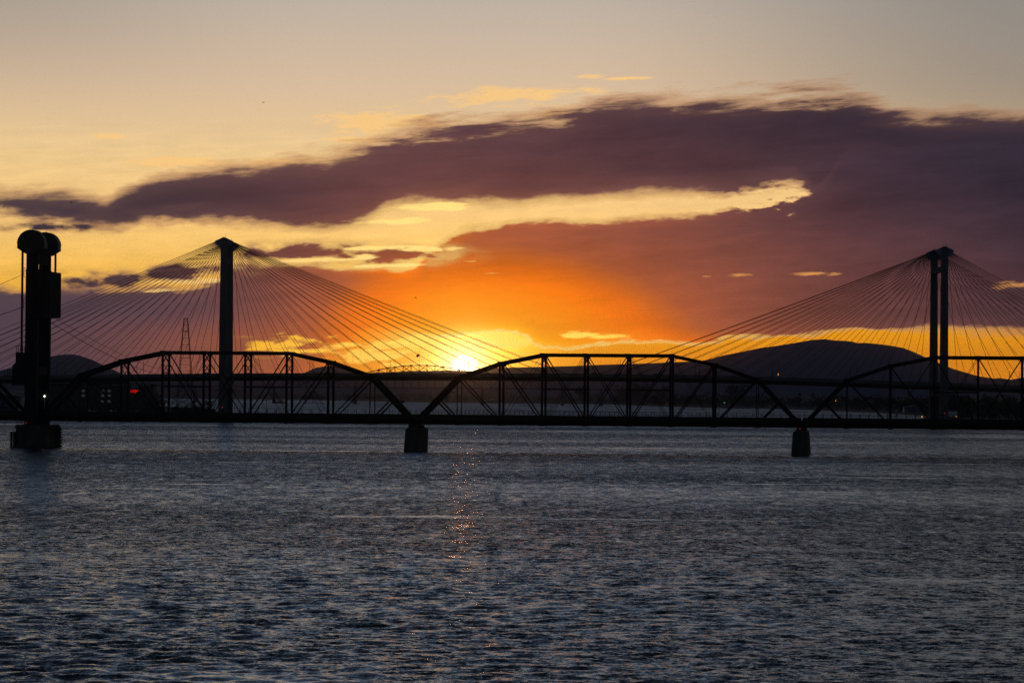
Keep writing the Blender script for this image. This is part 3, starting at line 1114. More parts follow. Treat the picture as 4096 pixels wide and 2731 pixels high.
# ------------------------------------------------------------------ terrain (one sheet), hills, woods
def val_noise(x, y, seed):
    """Smooth value noise on arrays."""
    xi, yi = np.floor(x).astype(np.int64), np.floor(y).astype(np.int64)
    xf, yf = x - xi, y - yi
    u, v = xf * xf * (3 - 2 * xf), yf * yf * (3 - 2 * yf)

    def h(i, j):
        n = (i * 374761393 + j * 668265263 + seed * 974634821) & 0x7fffffff
        n = ((n ^ (n >> 13)) * 1274126177) & 0x7fffffff
        return ((n ^ (n >> 16)) & 0xffff) / 65535.0
    return (h(xi, yi) * (1 - u) + h(xi + 1, yi) * u) * (1 - v) + (h(xi, yi + 1) * (1 - u) + h(xi + 1, yi + 1) * u) * v


def fbm(x, y, seed, octv=5, gain=0.5):
    s, a, t = 0, 1.0, 0
    for k in range(octv):
        s = s + a * val_noise(x * 2 ** k, y * 2 ** k, seed + k)
        t += a
        a *= gain
    return s / t


RIGHT = [(-9000, 7200), (-3000, 6500), (-1500, 6000), (-657, 5900), (-523, 5876), (-330, 5650), (-251, 5200), (-169, 4900), (-87, 4590), (18, 4480), (119, 4385),
         (175, 3627), (208, 3338), (264, 3264), (279, 2900), (288, 2577), (272, 2129), (245, 1900), (212, 1720), (203, 1590), (260, 1400), (600, 1300), (2500, 1250), (9000, 1250)]
RIGHT_POLY = RIGHT + [(9000, 20000), (-9000, 20000)]
LEFT_POLY = [(-9000, 1380), (-240, 1385), (-160, 1445), (-146, 1600), (-156, 1800), (-196, 2050), (-256, 2300), (-410, 2600), (-1500, 2800), (-9000, 2900)]


def poly_dist(px, py, poly):
    d2 = np.full(px.shape, 1e18)
    ins = np.zeros(px.shape, bool)
    n = len(poly)
    for i in range(n):
        ax, ay = poly[i]
        bx_, by_ = poly[(i + 1) % n]
        ex, ey = bx_ - ax, by_ - ay
        t = np.clip(((px - ax) * ex + (py - ay) * ey) / (ex * ex + ey * ey), 0, 1)
        d2 = np.minimum(d2, (px - ax - t * ex) ** 2 + (py - ay - t * ey) ** 2)
        if ay != by_:
            c = ((ay > py) != (by_ > py)) & (px < (bx_ - ax) * (py - ay) / (by_ - ay) + ax)
            ins ^= c
    d = np.sqrt(d2)
    return np.where(ins, d, -d)


def sstep(a, b, x):
    t = np.clip((x - a) / (b - a), 0, 1)
    return t * t * (3 - 2 * t)


def land_z(x, y):
    n = fbm(x / 60.0, y / 60.0, 3) - 0.5
    dr = poly_dist(x, y, RIGHT_POLY) + n * 14
    dl = poly_dist(x, y, LEFT_POLY) + n * 8
    zr = np.clip(dr * 0.12, -1.5, 1.1) + sstep(60, 220, dr) * 7.5 * (0.7 + 0.6 * fbm(x / 300.0, y / 300.0, 9)) + sstep(200, 1500, dr) * 4
    zl = np.clip(dl * 0.14, -1.5, 1.6) + sstep(20, 60, dl) * 0.5 * n
    return np.maximum(zr, zl)


def grid_mesh(name, xs, ys, zs, mat, smooth=True):
    r, c = xs.shape
    me = bpy.data.meshes.new(name)
    co = np.stack([xs, ys, zs], -1).reshape(-1, 3).astype(np.float32)
    idx = np.arange(r * c).reshape(r, c)
    q = np.stack([idx[:-1, :-1], idx[:-1, 1:], idx[1:, 1:], idx[1:, :-1]], -1).reshape(-1, 4)
    me.vertices.add(len(co))
    me.vertices.foreach_set('co', co.ravel())
    me.loops.add(q.size)
    me.loops.foreach_set('vertex_index', q.ravel().astype(np.int32))
    me.polygons.add(len(q))
    me.polygons.foreach_set('loop_start', np.arange(0, q.size, 4, dtype=np.int32))
    me.polygons.foreach_set('loop_total', np.full(len(q), 4, dtype=np.int32))
    me.update(calc_edges=True)
    if smooth:
        me.polygons.foreach_set('use_smooth', np.ones(len(q), dtype=bool))
    me.materials.append(mat)
    o = bpy.data.objects.new(name, me)
    COL.objects.link(o)
    return o


yy = np.concatenate([np.linspace(1180, 3000, 230), np.geomspace(3010, 7500, 160), np.geomspace(7700, 18500, 24)])
ss = np.concatenate([np.linspace(-0.85, -0.21, 26), np.linspace(-0.2, 0.22, 240), np.linspace(0.23, 0.85, 26)])
Y, Sx = np.meshgrid(yy, ss, indexing='ij')
X = Sx * Y
tag(grid_mesh('riverbank', X, Y, land_z(X, Y), M['soil']), kind='structure')

HILLS = [
    ('hill', 9000, 1900, [(-700, 1530), (-300, 1500), (0, 1482), (80, 1462), (150, 1440), (211, 1424), (240, 1419), (282, 1416), (315, 1421), (367, 1438), (407, 1457), (444, 1474), (477, 1492), (560, 1516), (700, 1535), (900, 1552)]),
    ('hill', 11000, 1500, [(1080, 1548), (1150, 1520), (1190, 1503), (1221, 1489), (1261, 1471), (1301, 1463.5), (1322, 1463.5), (1359, 1467), (1396, 1475), (1430, 1487), (1480, 1503), (1560, 1525), (1680, 1548)]),
    ('hill', 12000, 3200, [(-2500, 1510), (-800, 1515), (500, 1512), (1000, 1511), (1380, 1500), (1450, 1493), (1520, 1489), (1622, 1486), (1720, 1483), (1800, 1480), (1850, 1483), (1930, 1482), (1990, 1471), (2060, 1469), (2167, 1467), (2300, 1463), (2400, 1458.6), (2500, 1456), (2596, 1453), (2675, 1449),
                           (2730, 1447), (2789, 1446), (2815, 1441), (2844, 1435), (2890, 1422), (2966, 1407), (3043, 1391), (3080, 1387), (3138, 1378), (3199, 1368), (3250, 1359), (3300, 1356), (3337, 1361), (3380, 1363), (3410, 1366), (3428, 1372), (3459, 1371),
                           (3496, 1374), (3557, 1381), (3584, 1386), (3612, 1391), (3652, 1406), (3684, 1424), (3708, 1438), (3750, 1454), (3794, 1469), (3824, 1478), (3845, 1489), (3863, 1499), (3898, 1502), (3941, 1508), (3977, 1514), (3996, 1511), (4045, 1518),
                           (4082, 1511), (4200, 1504), (4500, 1500), (5200, 1515), (6800, 1522)])]
for name, D, half, prof in HILLS:
    pxs = np.array([p[0] for p in prof], float)
    w = np.array([at(p[0], p[1], D)[:] for p in prof])
    xs = np.concatenate([np.linspace(w[i, 0], w[i + 1, 0], 7)[:-1] for i in range(len(w) - 1)] + [w[-1:, 0]])
    crest = np.interp(xs, w[:, 0], w[:, 2])
    tt = np.concatenate([np.linspace(-1, -0.05, 22), [0.0], np.linspace(0.08, 1, 8)])
    Xh, T = np.meshgrid(xs, tt)
    Yh = D + T * half
    sh_ = np.where(T <= 0, (1 + T) ** 1.35, (1 - T) ** 1.2)
    gul = fbm(Xh / 420.0, Yh / 900.0, 21) - 0.5
    Zh = 4.0 + (crest[None, :] - 4.0) * np.clip(sh_ * (1 + 0.5 * gul * (1 - sh_)), 0, 1.0)
    tag(grid_mesh(name, Xh, Yh, Zh, M['hill']), kind='structure')


# ------------------------------------------------------------------ trees
def leaf_clumps(m, c, rx, ry, rz, n, size, rng):
    """Many small leaf-sized faces spread through a crown's volume in uneven clumps."""
    cl = []
    for _ in range(max(4, n // 14)):
        d = Vector((rng.gauss(0, 1), rng.gauss(0, 1), rng.gauss(0, 1))).normalized()
        r = rng.uniform(0.25, 1.0) ** 0.6
        cl.append(Vector((c[0] + d.x * rx * r, c[1] + d.y * ry * r, c[2] + d.z * rz * r)))
    for i in range(n):
        k = cl[i % len(cl)]
        p = k + Vector((rng.gauss(0, 1) * rx, rng.gauss(0, 1) * ry, rng.gauss(0, 1) * rz)) * 0.2
        a = Vector((rng.gauss(0, 1), rng.gauss(0, 1), rng.gauss(0, 1))).normalized()
        b = a.orthogonal().normalized()
        e = a.cross(b)
        s = size * rng.uniform(0.6, 1.3)
        m.add([p + b * s, p + e * s * 0.6, p - b * s, p - e * s * 0.6], [(0, 1, 2, 3)])


def make_tree(h, w, seed, leaves=420, bare=False):
    rng = random.Random(seed)
    root = empty('bare_tree' if bare else 'broadleaf_tree')
    t = MB()
    t.tube([(0, 0, -0.4), (0.1, 0, h * 0.25), (-0.1, 0.1, h * 0.5), (0.1, 0, h * 0.75)], h * 0.028, 7, h * 0.008)
    tips = []
    for k in range(13 if bare else 8):
        a = rng.uniform(0, 6.28)
        z0 = h * rng.uniform(0.12 if bare else 0.25, 0.6)
        L = w * rng.uniform(0.45, 0.9)
        p0 = Vector((0, 0, z0))
        p2 = Vector((math.cos(a) * L * 0.8, math.sin(a) * L * 0.8, z0 + h * rng.uniform(0.2, 0.42)))
        p1 = p0.lerp(p2, 0.5) + Vector((0, 0, -0.04 * h))
        t.tube([p0, p1, p2], h * 0.012, 5, h * 0.004)
        tips.append(p2)
        if bare:
            for _ in range(6):
                q = p1.lerp(p2, rng.uniform(0.1, 1))
                t.tube([q, q + Vector((rng.gauss(0, 0.5), rng.gauss(0, 0.5), rng.uniform(0.6, 1.6))) * h * 0.11], h * 0.004, 4, h * 0.002)
    t.build('trunk', M['bark'], root)
    m = MB()
    if bare:
        for p in tips:
            leaf_clumps(m, p, w * 0.22, w * 0.22, h * 0.1, leaves // 13, h * 0.018, rng)
    else:
        leaf_clumps(m, (0, 0, h * 0.62), w * 0.5, w * 0.5, h * 0.36, leaves, h * 0.045, rng)
        for p in tips:
            leaf_clumps(m, p, w * 0.24, w * 0.24, h * 0.14, leaves // 8, h * 0.04, rng)
    m.build('crown', M['leaf'], root)
    return root


def ground(x, y):
    return float(land_z(np.array([x]), np.array([y]))[0])


# trees one can tell apart (pixel of the crown's middle, top, distance, width in metres)
TREES = [
    (2541, 1533, 4350, 17, 'rounded tree crown rising highest left of the middle vertical post, far shore', 0),
    (2576, 1542, 4340, 13, 'smaller far-shore tree just right of the highest rounded crown', 0),
    (2649, 1543, 3900, 13, 'low domed far-shore tree left of the fifth truss post', 0),
    (2488, 1543, 4400, 15, 'wide far-shore tree left of the highest rounded crown', 0),
    (2330, 1543, 4450, 14, 'pale-edged far-shore tree behind the middle of the central span', 0),
    (2950, 1533, 3400, 15, 'tall far-shore tree against the foot of the broad hill', 0),
    (1252, 1566, 3900, 14, 'domed dark tree clump standing alone on a low islet in mid river', 1),
    (1226, 1580, 3895, 10, 'smaller tree at the left end of the low mid-river islet', 1),
    (1280, 1581, 3905, 9, 'smaller tree at the right end of the low mid-river islet', 1),
    (1782, 1561, 4660, 20, 'dark far-shore tree just left of the sunlit end post', 0),
    (618, 1577, 1500, 7, 'dark tree against the right corner of the hotel', 2),
    (636, 1590, 1520, 6, 'lower bushy tree right of the hotel corner', 2),
    (790, 1614, 1700, 7, 'bushy shrub-like tree by the timber mooring post', 2),
    (832, 1598, 1720, 8, 'tree at the tip of the left shore, next to the first pylon', 2)]
for i, (px, py, d, w, label, k) in enumerate(TREES):
    p = at(px, py, d)
    g = 0.4 if k == 1 else ground(p.x, d)
    t = make_tree(max(3.0, p.z - g), w, 100 + i)
    t.location = (p.x, d, g)
    tag(t, label, 'tree', 'trees along the river')
for i, (px, py, d, w, label) in enumerate(((716, 1584, 1640, 8, 'bare leaning tree with thin branches in front of the lattice pylon'), (746, 1600, 1660, 7, 'lower bare tree right of the leaning one on the left shore'))):
    p = at(px, py, d)
    g = ground(p.x, d)
    t = make_tree(max(3.0, p.z - g), w, 300 + i, 260, True)
    t.location = (p.x, d, g)
    tag(t, label, 'tree', 'trees along the river')
isl = MB()
c = at(1252, 1602, 3900)
ring = []
for k in range(24):
    a = 2 * math.pi * k / 24
    ring.append((c.x + 13.5 * math.cos(a) * (1 + 0.12 * math.sin(3 * a)), 3900 + 8 * math.sin(a)))
isl.prism(ring, 'z', -1.4, 0.45)
tag(isl.build('islet', M['soil']), kind='structure')

# far woods that read as one dark mass
rng = random.Random(5)
wd = MB()


def wood_strip(poly, i0, i1, dmin, dmax, step, hh, leaves, ww, skip=0.0):
    for i in range(i0, i1):
        a, b = Vector((*poly[i], 0)), Vector((*poly[i + 1], 0))
        L = (b - a).length
        nrm = Vector((-(b - a).y, (b - a).x, 0)).normalized()
        k = 0.0
        while k < L:
            k += step * rng.uniform(0.5, 1.5)
            if rng.random() < skip:
                continue
            p = a.lerp(b, min(k / L, 1)) + nrm * (dmin + (dmax - dmin) * rng.random() ** 1.5)
            g = ground(p.x, p.y)
            if g < 0.3:
                continue
            h = rng.uniform(*hh) * (0.75 + 0.5 * float(val_noise(np.array([p.x / 45.0]), np.array([p.y / 45.0]), 4)[0]))
            w = h * rng.uniform(0.55, 0.9) * ww
            wd.tube([(p.x, p.y, g - 0.3), (p.x, p.y, g + h * 0.5)], h * 0.03, 5, h * 0.015)
            leaf_clumps(wd, (p.x, p.y, g + h * 0.52), w * 0.5, w * 0.5, h * 0.42, leaves, h * 0.085, rng)


wood_strip(RIGHT, 9, 15, 8, 120, 5.0, (8, 14), 46, 1.1)
wood_strip(RIGHT, 15, 19, 8, 90, 4.2, (7.5, 13), 60, 1.1)
wood_strip(RIGHT, 3, 9, 10, 160, 7.0, (6, 11), 34, 1.3, 0.25)
wood_strip(RIGHT, 2, 3, 10, 160, 14.0, (6, 10), 30, 1.3, 0.2)
tag(wd.build('riverbank_woods', M['leaf']), 'dark belt of woods along the far and right-hand shores', 'woods', kind='stuff')
sb = MB()
for k in range(420):
    px = rng.uniform(625, 862)
    d = rng.uniform(1560, 1860)
    p = at(px, 1640, d)
    g = ground(p.x, d)
    if g < 0.2:
        continue
    h = rng.uniform(0.8, 2.4)
    leaf_clumps(sb, (p.x, d, g + h * 0.4), h * 0.7, h * 0.7, h * 0.5, 16, h * 0.22, rng)
tag(sb.build('shore_scrub', M['leaf']), 'low dark scrub covering the tip of the left shore', 'scrub', kind='stuff')

# ------------------------------------------------------------------ river
wm, nt, b = new_mat('river_water')
L_ = nt.links.new
geo = nt.nodes.new('ShaderNodeNewGeometry')


def vmath(op, a, bb):
    n = nt.nodes.new('ShaderNodeVectorMath')
    n.operation = op
    for i, q in enumerate((a, bb)):
        if q is None:
            continue
        if isinstance(q, (tuple, list)):
            n.inputs[i].default_value = q
        elif isinstance(q, (int, float)) and op == 'SCALE':
            n.inputs['Scale'].default_value = q
        else:
            L_(q, n.inputs['Scale'] if (op == 'SCALE' and i == 1) else n.inputs[i])
    return n.outputs['Vector']


def wnoise(scale, detail, offs, rough=0.6):
    n = nt.nodes.new('ShaderNodeTexNoise')
    mp = nt.nodes.new('ShaderNodeMapping')
    mp.inputs['Scale'].default_value = scale
    mp.inputs['Location'].default_value = offs
    L_(geo.outputs['Position'], mp.inputs['Vector'])
    L_(mp.outputs['Vector'], n.inputs['Vector'])
    n.inputs['Scale'].default_value = 1.0
    n.inputs['Detail'].default_value = detail
    n.inputs['Roughness'].default_value = rough
    return n


def wrange(sock, a, b_, lo, hi, smooth=False):
    n = nt.nodes.new('ShaderNodeMapRange')
    if smooth:
        n.interpolation_type = 'SMOOTHSTEP'
    n.inputs['From Min'].default_value = a
    n.inputs['From Max'].default_value = b_
    n.inputs['To Min'].default_value = lo
    n.inputs['To Max'].default_value = hi
    L_(sock, n.inputs['Value'])
    return n.outputs['Result']


def wmul(a, b_):
    n = nt.nodes.new('ShaderNodeMath')
    n.operation = 'MULTIPLY'
    L_(a, n.inputs[0])
    L_(b_, n.inputs[1])
    return n.outputs[0]


# broad gusts, slick lanes and wave groups: patches where the surface is ruffled more or lies calmer
gust = wrange(wnoise((0.005, 0.010, 0), 3, (3.1, 1.7, 0)).outputs['Fac'], 0.36, 0.64, 0.62, 1.4)
slick = wrange(wnoise((0.016, 0.055, 0), 5, (9.3, 4.2, 0), 0.62).outputs['Fac'], 0.585, 0.67, 1.0, 0.35, True)
group = wmul(wrange(wnoise((0.45, 0.10, 0), 5, (1.4, 8.2, 0), 0.70).outputs['Fac'], 0.32, 0.68, 0.35, 1.65),
             wrange(wnoise((1.7, 0.75, 0), 4, (6.1, 2.2, 0), 0.62).outputs['Fac'], 0.30, 0.70, 0.15, 1.85))
rough = wmul(wmul(gust, slick), group)
slope = None
for sc, det, off, amp in (((0.5, 0.9, 0.5), 2, (0, 0, 0), WATER_A), ((2.0, 2.8, 1), 3, (5, 7, 1), WATER_B), ((6, 8, 1), 2, (2, 3, 1), WATER_C)):
    n = wnoise(sc, det, off)
    s = vmath('SUBTRACT', n.outputs['Color'], (0.5, 0.5, 0.5))
    s = vmath('MULTIPLY', s, (amp * 0.85, amp, 0.0))
    slope = s if slope is None else vmath('ADD', slope, s)
# added normal lean toward the near shore, more by the bridges, darkens the reflections
sepw = nt.nodes.new('ShaderNodeSeparateXYZ')
L_(geo.outputs['Position'], sepw.inputs[0])
lean = wrange(sepw.outputs['Y'], 110.0, 430.0, WATER_TILT[0], WATER_TILT[1], True)
lean2 = wrange(sepw.outputs['Y'], 640.0, 1500.0, 0.0, -0.10, True)
lsum = nt.nodes.new('ShaderNodeMath')
lsum.operation = 'ADD'
L_(lean, lsum.inputs[0])
L_(lean2, lsum.inputs[1])
cmb = nt.nodes.new('ShaderNodeCombineXYZ')
L_(lsum.outputs[0], cmb.inputs[1])
slope = vmath('ADD', slope, cmb.outputs[0])
slope = vmath('SCALE', slope, rough)
nv = vmath('NORMALIZE', vmath('ADD', geo.outputs['Normal'], slope), None)
L_(nv, b.inputs['Normal'])
b.inputs['Base Color'].default_value = (0.005, 0.013, 0.024, 1)
b.inputs['Roughness'].default_value = 0.13
b.inputs['IOR'].default_value = 1.333

ys = [40.0]
while ys[-1] < 700:
    y = ys[-1]
    ys.append(y + max(0.24, y * y * 1.09e-5 * 1.25))
while ys[-1] < 18500:
    ys.append(ys[-1] * 1.035)
ys = np.array([-300, -100, 0, 20] + ys)
sx = np.concatenate([[-60, -20, -6, -2, -0.9, -0.5, -0.35], np.linspace(-0.26, 0.26, 300), [0.35, 0.5, 0.9, 2, 6, 20, 60]])
Yw, Sw = np.meshgrid(ys, sx, indexing='ij')
Xw = np.where(np.abs(Sw) <= 0.9, Sw * np.maximum(Yw, 40.0), np.sign(Sw) * np.maximum(np.minimum(np.abs(Sw) * np.maximum(Yw, 40.0), 9000.0), np.abs(Sw) * 100))
Xw = np.clip(Xw, -9000, 9000)
sp = np.maximum(np.gradient(ys)[:, None], np.abs(Yw) * 0.0018)
rg = np.random.RandomState(11)
Zw = np.zeros_like(Xw)
for k in range(90):
    lam = 0.7 * (3.6 / 0.7) ** rg.rand()
    ang = math.radians(-90 + rg.normal(0, 52))
    kx, ky = 2 * math.pi / lam * math.cos(ang), 2 * math.pi / lam * math.sin(ang)
    amp = 0.0036 * lam ** 0.75
    Zw += amp * np.sin(kx * Xw + ky * Yw + rg.rand() * 6.283) * np.clip((lam / sp - 2.2) / 2.0, 0, 1)
gust = 0.6 + 0.8 * fbm(Xw / 30.0, Yw / 45.0, 31, 3)
Zw *= gust * sstep(20, 60, Yw) * (1 - sstep(480, 680, Yw)) * (np.abs(Sw) <= 0.27)
river = grid_mesh('river_water', Xw, Yw, Zw, wm)
tag(river, kind='structure')
# ------------------------------------------------------------------ sky (world): clear dusk gradient, cloud banks, sun disc
SUN_PX, SUN_PY = 1856, 1472
SUN_AZ, SUN_EL = azel(SUN_PX, SUN_PY)          # hundredths of a radian
world = bpy.data.worlds.new('World')
scene.world = world
world.use_nodes = True
wt = world.node_tree
for n in list(wt.nodes):
    wt.nodes.remove(n)
WL = wt.links.new


class E:
    """Tiny expression wrapper so node arithmetic reads like arithmetic."""

    def __init__(self, s):
        self.s = s

    def _m(self, op, o, swap=False):
        n = wt.nodes.new('ShaderNodeMath')
        n.operation = op
        a, b_ = (o, self) if swap else (self, o)
        for i, q in enumerate((a, b_)):
            if q is None:
                continue
            if isinstance(q, E):
                WL(q.s, n.inputs[i])
            else:
                n.inputs[i].default_value = q
        return E(n.outputs[0])

    def __add__(self, o): return self._m('ADD', o)
    __radd__ = __add__
    def __sub__(self, o): return self._m('SUBTRACT', o)
    def __rsub__(self, o): return self._m('SUBTRACT', o, True)
    def __mul__(self, o): return self._m('MULTIPLY', o)
    __rmul__ = __mul__
    def __truediv__(self, o): return self._m('DIVIDE', o)
    def __neg__(self): return self._m('MULTIPLY', -1.0)
    def mn(self, o): return self._m('MINIMUM', o)
    def mx(self, o): return self._m('MAXIMUM', o)
    def pw(self, o): return self._m('POWER', o)
    def fn(self, op): return self._m(op, None)
    def exp(self): return self._m('EXPONENT', None)

    def ss(self, a, b_, lo=0.0, hi=1.0):
        n = wt.nodes.new('ShaderNodeMapRange')
        n.interpolation_type = 'SMOOTHSTEP'
        n.inputs['From Min'].default_value = a
        n.inputs['From Max'].default_value = b_
        n.inputs['To Min'].default_value = lo
        n.inputs['To Max'].default_value = hi
        WL(self.s, n.inputs['Value'])
        return E(n.outputs['Result'])


def xyz(x, y, z):
    n = wt.nodes.new('ShaderNodeCombineXYZ')
    for i, q in enumerate((x, y, z)):
        if isinstance(q, E):
            WL(q.s, n.inputs[i])
        else:
            n.inputs[i].default_value = q
    return n.outputs[0]


def noise(x, y, seed, detail=6, rough=0.6, dist=0.0):
    n = wt.nodes.new('ShaderNodeTexNoise')
    n.inputs['Scale'].default_value = 1.0
    n.inputs['Detail'].default_value = detail
    n.inputs['Roughness'].default_value = rough
    n.inputs['Distortion'].default_value = dist
    WL(xyz(x, y, seed), n.inputs['Vector'])
    return E(n.outputs['Fac']) - 0.5


ULO, UHI, VLO, VHI = -20.0, 20.0, -4.0, 16.0


def curve(u, pts):
    """Edge height (V) as a function of azimuth; pts read off the photograph at 2352 px width."""
    n = wt.nodes.new('ShaderNodeFloatCurve')
    n.mapping.extend = 'HORIZONTAL'
    c = n.mapping.curves[0]
    q = []
    for x, y in pts:
        a, e = azel(x * 4096 / 2352, y * 4096 / 2352)
        q.append(((a - ULO) / (UHI - ULO), (e - VLO) / (VHI - VLO)))
    c.points[0].location = q[0]
    c.points[1].location = q[-1]
    for p in q[1:-1]:
        c.points.new(*p)
    for p in c.points:
        p.handle_type = 'AUTO_CLAMPED'
    n.mapping.update()
    WL(((u - ULO) / (UHI - ULO)).s, n.inputs['Value'])
    return E(n.outputs['Value']) * (VHI - VLO) + VLO


def ramp(f, stops):
    n = wt.nodes.new('ShaderNodeValToRGB')
    cr = n.color_ramp
    cr.interpolation = 'LINEAR'
    while len(cr.elements) < len(stops):
        cr.elements.new(0.5)
    for el, (p, c) in zip(cr.elements, stops):
        el.position = p
        el.color = (*c, 1)
    WL(f.s, n.inputs['Fac'])
    return n.outputs['Color']


def mix(f, a, b_, mode='MIX'):
    n = wt.nodes.new('ShaderNodeMix')
    n.data_type = 'RGBA'
    n.blend_type = mode
    if isinstance(f, E):
        WL(f.s, n.inputs[0])
    else:
        n.inputs[0].default_value = f
    for i, q in ((6, a), (7, b_)):
        if isinstance(q, tuple):
            n.inputs[i].default_value = (*q, 1)
        else:
            WL(q, n.inputs[i])
    return n.outputs[2]


def scale_col(c, f):
    n = wt.nodes.new('ShaderNodeVectorMath')
    n.operation = 'SCALE'
    WL(c, n.inputs[0])
    if isinstance(f, E):
        WL(f.s, n.inputs['Scale'])
    else:
        n.inputs['Scale'].default_value = f
    return n.outputs[0]


tcn = wt.nodes.new('ShaderNodeTexCoord')
sep = wt.nodes.new('ShaderNodeSeparateXYZ')
WL(tcn.outputs['Generated'], sep.inputs[0])
dx, dy, dz = (E(sep.outputs[i]) for i in range(3))
U = dx._m('ARCTAN2', dy) * 100.0
V = dz.mx(-1.0).mn(1.0).fn('ARCSINE') * 100.0

# distance from the sun, wider to the sides
du = U - SUN_AZ
dv = V - SUN_EL
dul = du.mn(0.0)
dur = du.mx(0.0)
rr = ((dul * 0.79) * (dul * 0.79) + (dur * 0.5) * (dur * 0.5) + dv * dv).fn('SQRT')
rs = (du * du + dv * dv).fn('SQRT')

# clear sky behind the clouds
CLEAR = [(-3, (225, 130, 15)), (0.0, (240, 142, 12)), (1.0, (250, 150, 0)), (2.0, (255, 166, 2)), (3.3, (255, 190, 66)), (4.6, (255, 203, 112)), (5.7, (253, 205, 131)), (7.05, (241, 203, 141)),
         (8.2, (229, 196, 150)), (9.5, (217, 189, 158)), (10.8, (204, 183, 161)), (12.2, (190, 177, 163)), (15, (134, 146, 159)), (20, (104, 125, 148)), (30, (74, 96, 123)), (45, (50, 70, 96))]
clear = ramp((V + 3.0) / 48.0, [((v + 3.0) / 48.0, srgb(*c)) for v, c in CLEAR])
dim = 1.0 - U.ss(1.0, 18.0) * V.ss(5.0, 10.0) * 0.5 - (-U).ss(5.0, 17.0) * V.ss(7.0, 12.0) * 0.22 - U.ss(4.0, 17.0) * (1.0 - V.ss(2.0, 4.0)) * 0.18 - (-U).ss(6.0, 17.0) * (1.0 - V.ss(5.0, 8.0)) * 0.08
clear = scale_col(clear, dim * (1.0 + (noise(U * 0.5, (V - U * 0.06) * 3.0, 41.0, 6, 0.6) * 0.5) * V.ss(1.5, 4.0) * (1.0 - V.ss(6.5, 9.0))))
cool = mix(U.ss(3.0, 18.0) * V.ss(6.0, 11.0) * 0.35, clear, srgb(150, 152, 150))
# glow round the sun
glow1 = (-(rs / 1.15) * (rs / 1.15)).exp() * 0.75
glow2 = (-(rs / 2.3) * (rs / 2.3)).exp() * 0.55 + (-(((du - 0.75) / 1.7) * ((du - 0.75) / 1.7) + ((dv - 0.62) / 0.75) * ((dv - 0.62) / 0.75))).exp() * 0.6
sky = mix(1.0, cool, scale_col(mix(0.0, (1.0, 0.76, 0.20), (1, 1, 1)), glow1), 'ADD')
sky = mix(1.0, sky, scale_col(mix(0.0, (1.0, 0.62, 0.05), (1, 1, 1)), glow2), 'ADD')

# cloud light: fire-orange by the sun, mauve and slate away from it
CL = [(0.0, (255, 215, 70)), (0.8, (255, 182, 10)), (1.4, (255, 160, 0)), (2.2, (255, 139, 0)), (2.75, (247, 120, 0)), (3.2, (226, 106, 10)), (3.55, (197, 97, 33)), (3.9, (172, 87, 50)), (4.6, (148, 78, 56)), (5.5, (126, 70, 58)),
      (6.6, (105, 62, 59)), (8, (84, 53, 57)), (9.5, (67, 46, 54)), (11.5, (50, 40, 52)), (18, (34, 35, 52))]


def cloud_light(r):
    return ramp(r / 18.0, [(p / 18.0, srgb(*c)) for p, c in CL])


shear = V - U * 0.07
nf = noise(U * 0.85, shear * 2.6, 1.3, 10, 0.60)
nw = noise(U * 0.42, shear * 3.4, 7.7, 10, 0.66, 0.25)
nb = noise(U * 0.16, shear * 0.6, 4.2, 6, 0.55)
nl = noise(U * 0.35, shear * 0.9, 17.0, 5, 0.55)

TOP_A = [(-300, 436), (0, 436), (70, 440), (130, 443), (190, 450), (240, 462), (270, 444), (300, 426), (340, 410), (400, 396), (500, 385), (640, 374), (760, 362), (830, 343), (900, 312), (1000, 290), (1100, 281), (1200, 272), (1290, 258), (1340, 240), (1420, 230), (1550, 225), (1700, 226), (1800, 222), (1880, 217), (1960, 224), (2010, 240), (2060, 256), (2150, 260), (2250, 257), (2352, 258), (2700, 265)]
BOT_A = [(-300, 486), (0, 490), (60, 504), (130, 513), (250, 516), (400, 510), (500, 513), (600, 518), (680, 529), (740, 529), (800, 517), (855, 500), (890, 480), (930, 469), (1000, 463), (1080, 462), (1140, 470), (1200, 470), (1260, 461), (1350, 454), (1450, 447), (1600, 446), (1700, 444), (1760, 437), (1810, 432), (1845, 442), (1875, 465), (1910, 540), (1960, 700), (2352, 760), (2700, 760)]
TOP_B = [(-300, 665), (0, 664), (100, 660), (240, 663), (320, 657), (400, 664), (450, 655), (500, 640), (540, 612), (620, 606), (700, 608), (800, 613), (900, 617), (950, 610), (985, 577), (1010, 554), (1060, 532), (1130, 518), (1200, 512), (1300, 505), (1450, 502), (1550, 496), (1650, 487), (1750, 474), (1810, 464), (1850, 455), (1890, 420), (1960, 340), (2352, 330), (2700, 330)]
BOT_B = [(-300, 985), (300, 985), (560, 985), (670, 930), (740, 850), (810, 797), (880, 783), (950, 778), (1040, 769), (1090, 764), (1180, 764), (1215, 778), (1245, 795), (1300, 798), (1400, 787), (1470, 781), (1560, 785), (1700, 776), (1900, 765), (2050, 755), (2150, 751), (2352, 752), (2700, 756)]

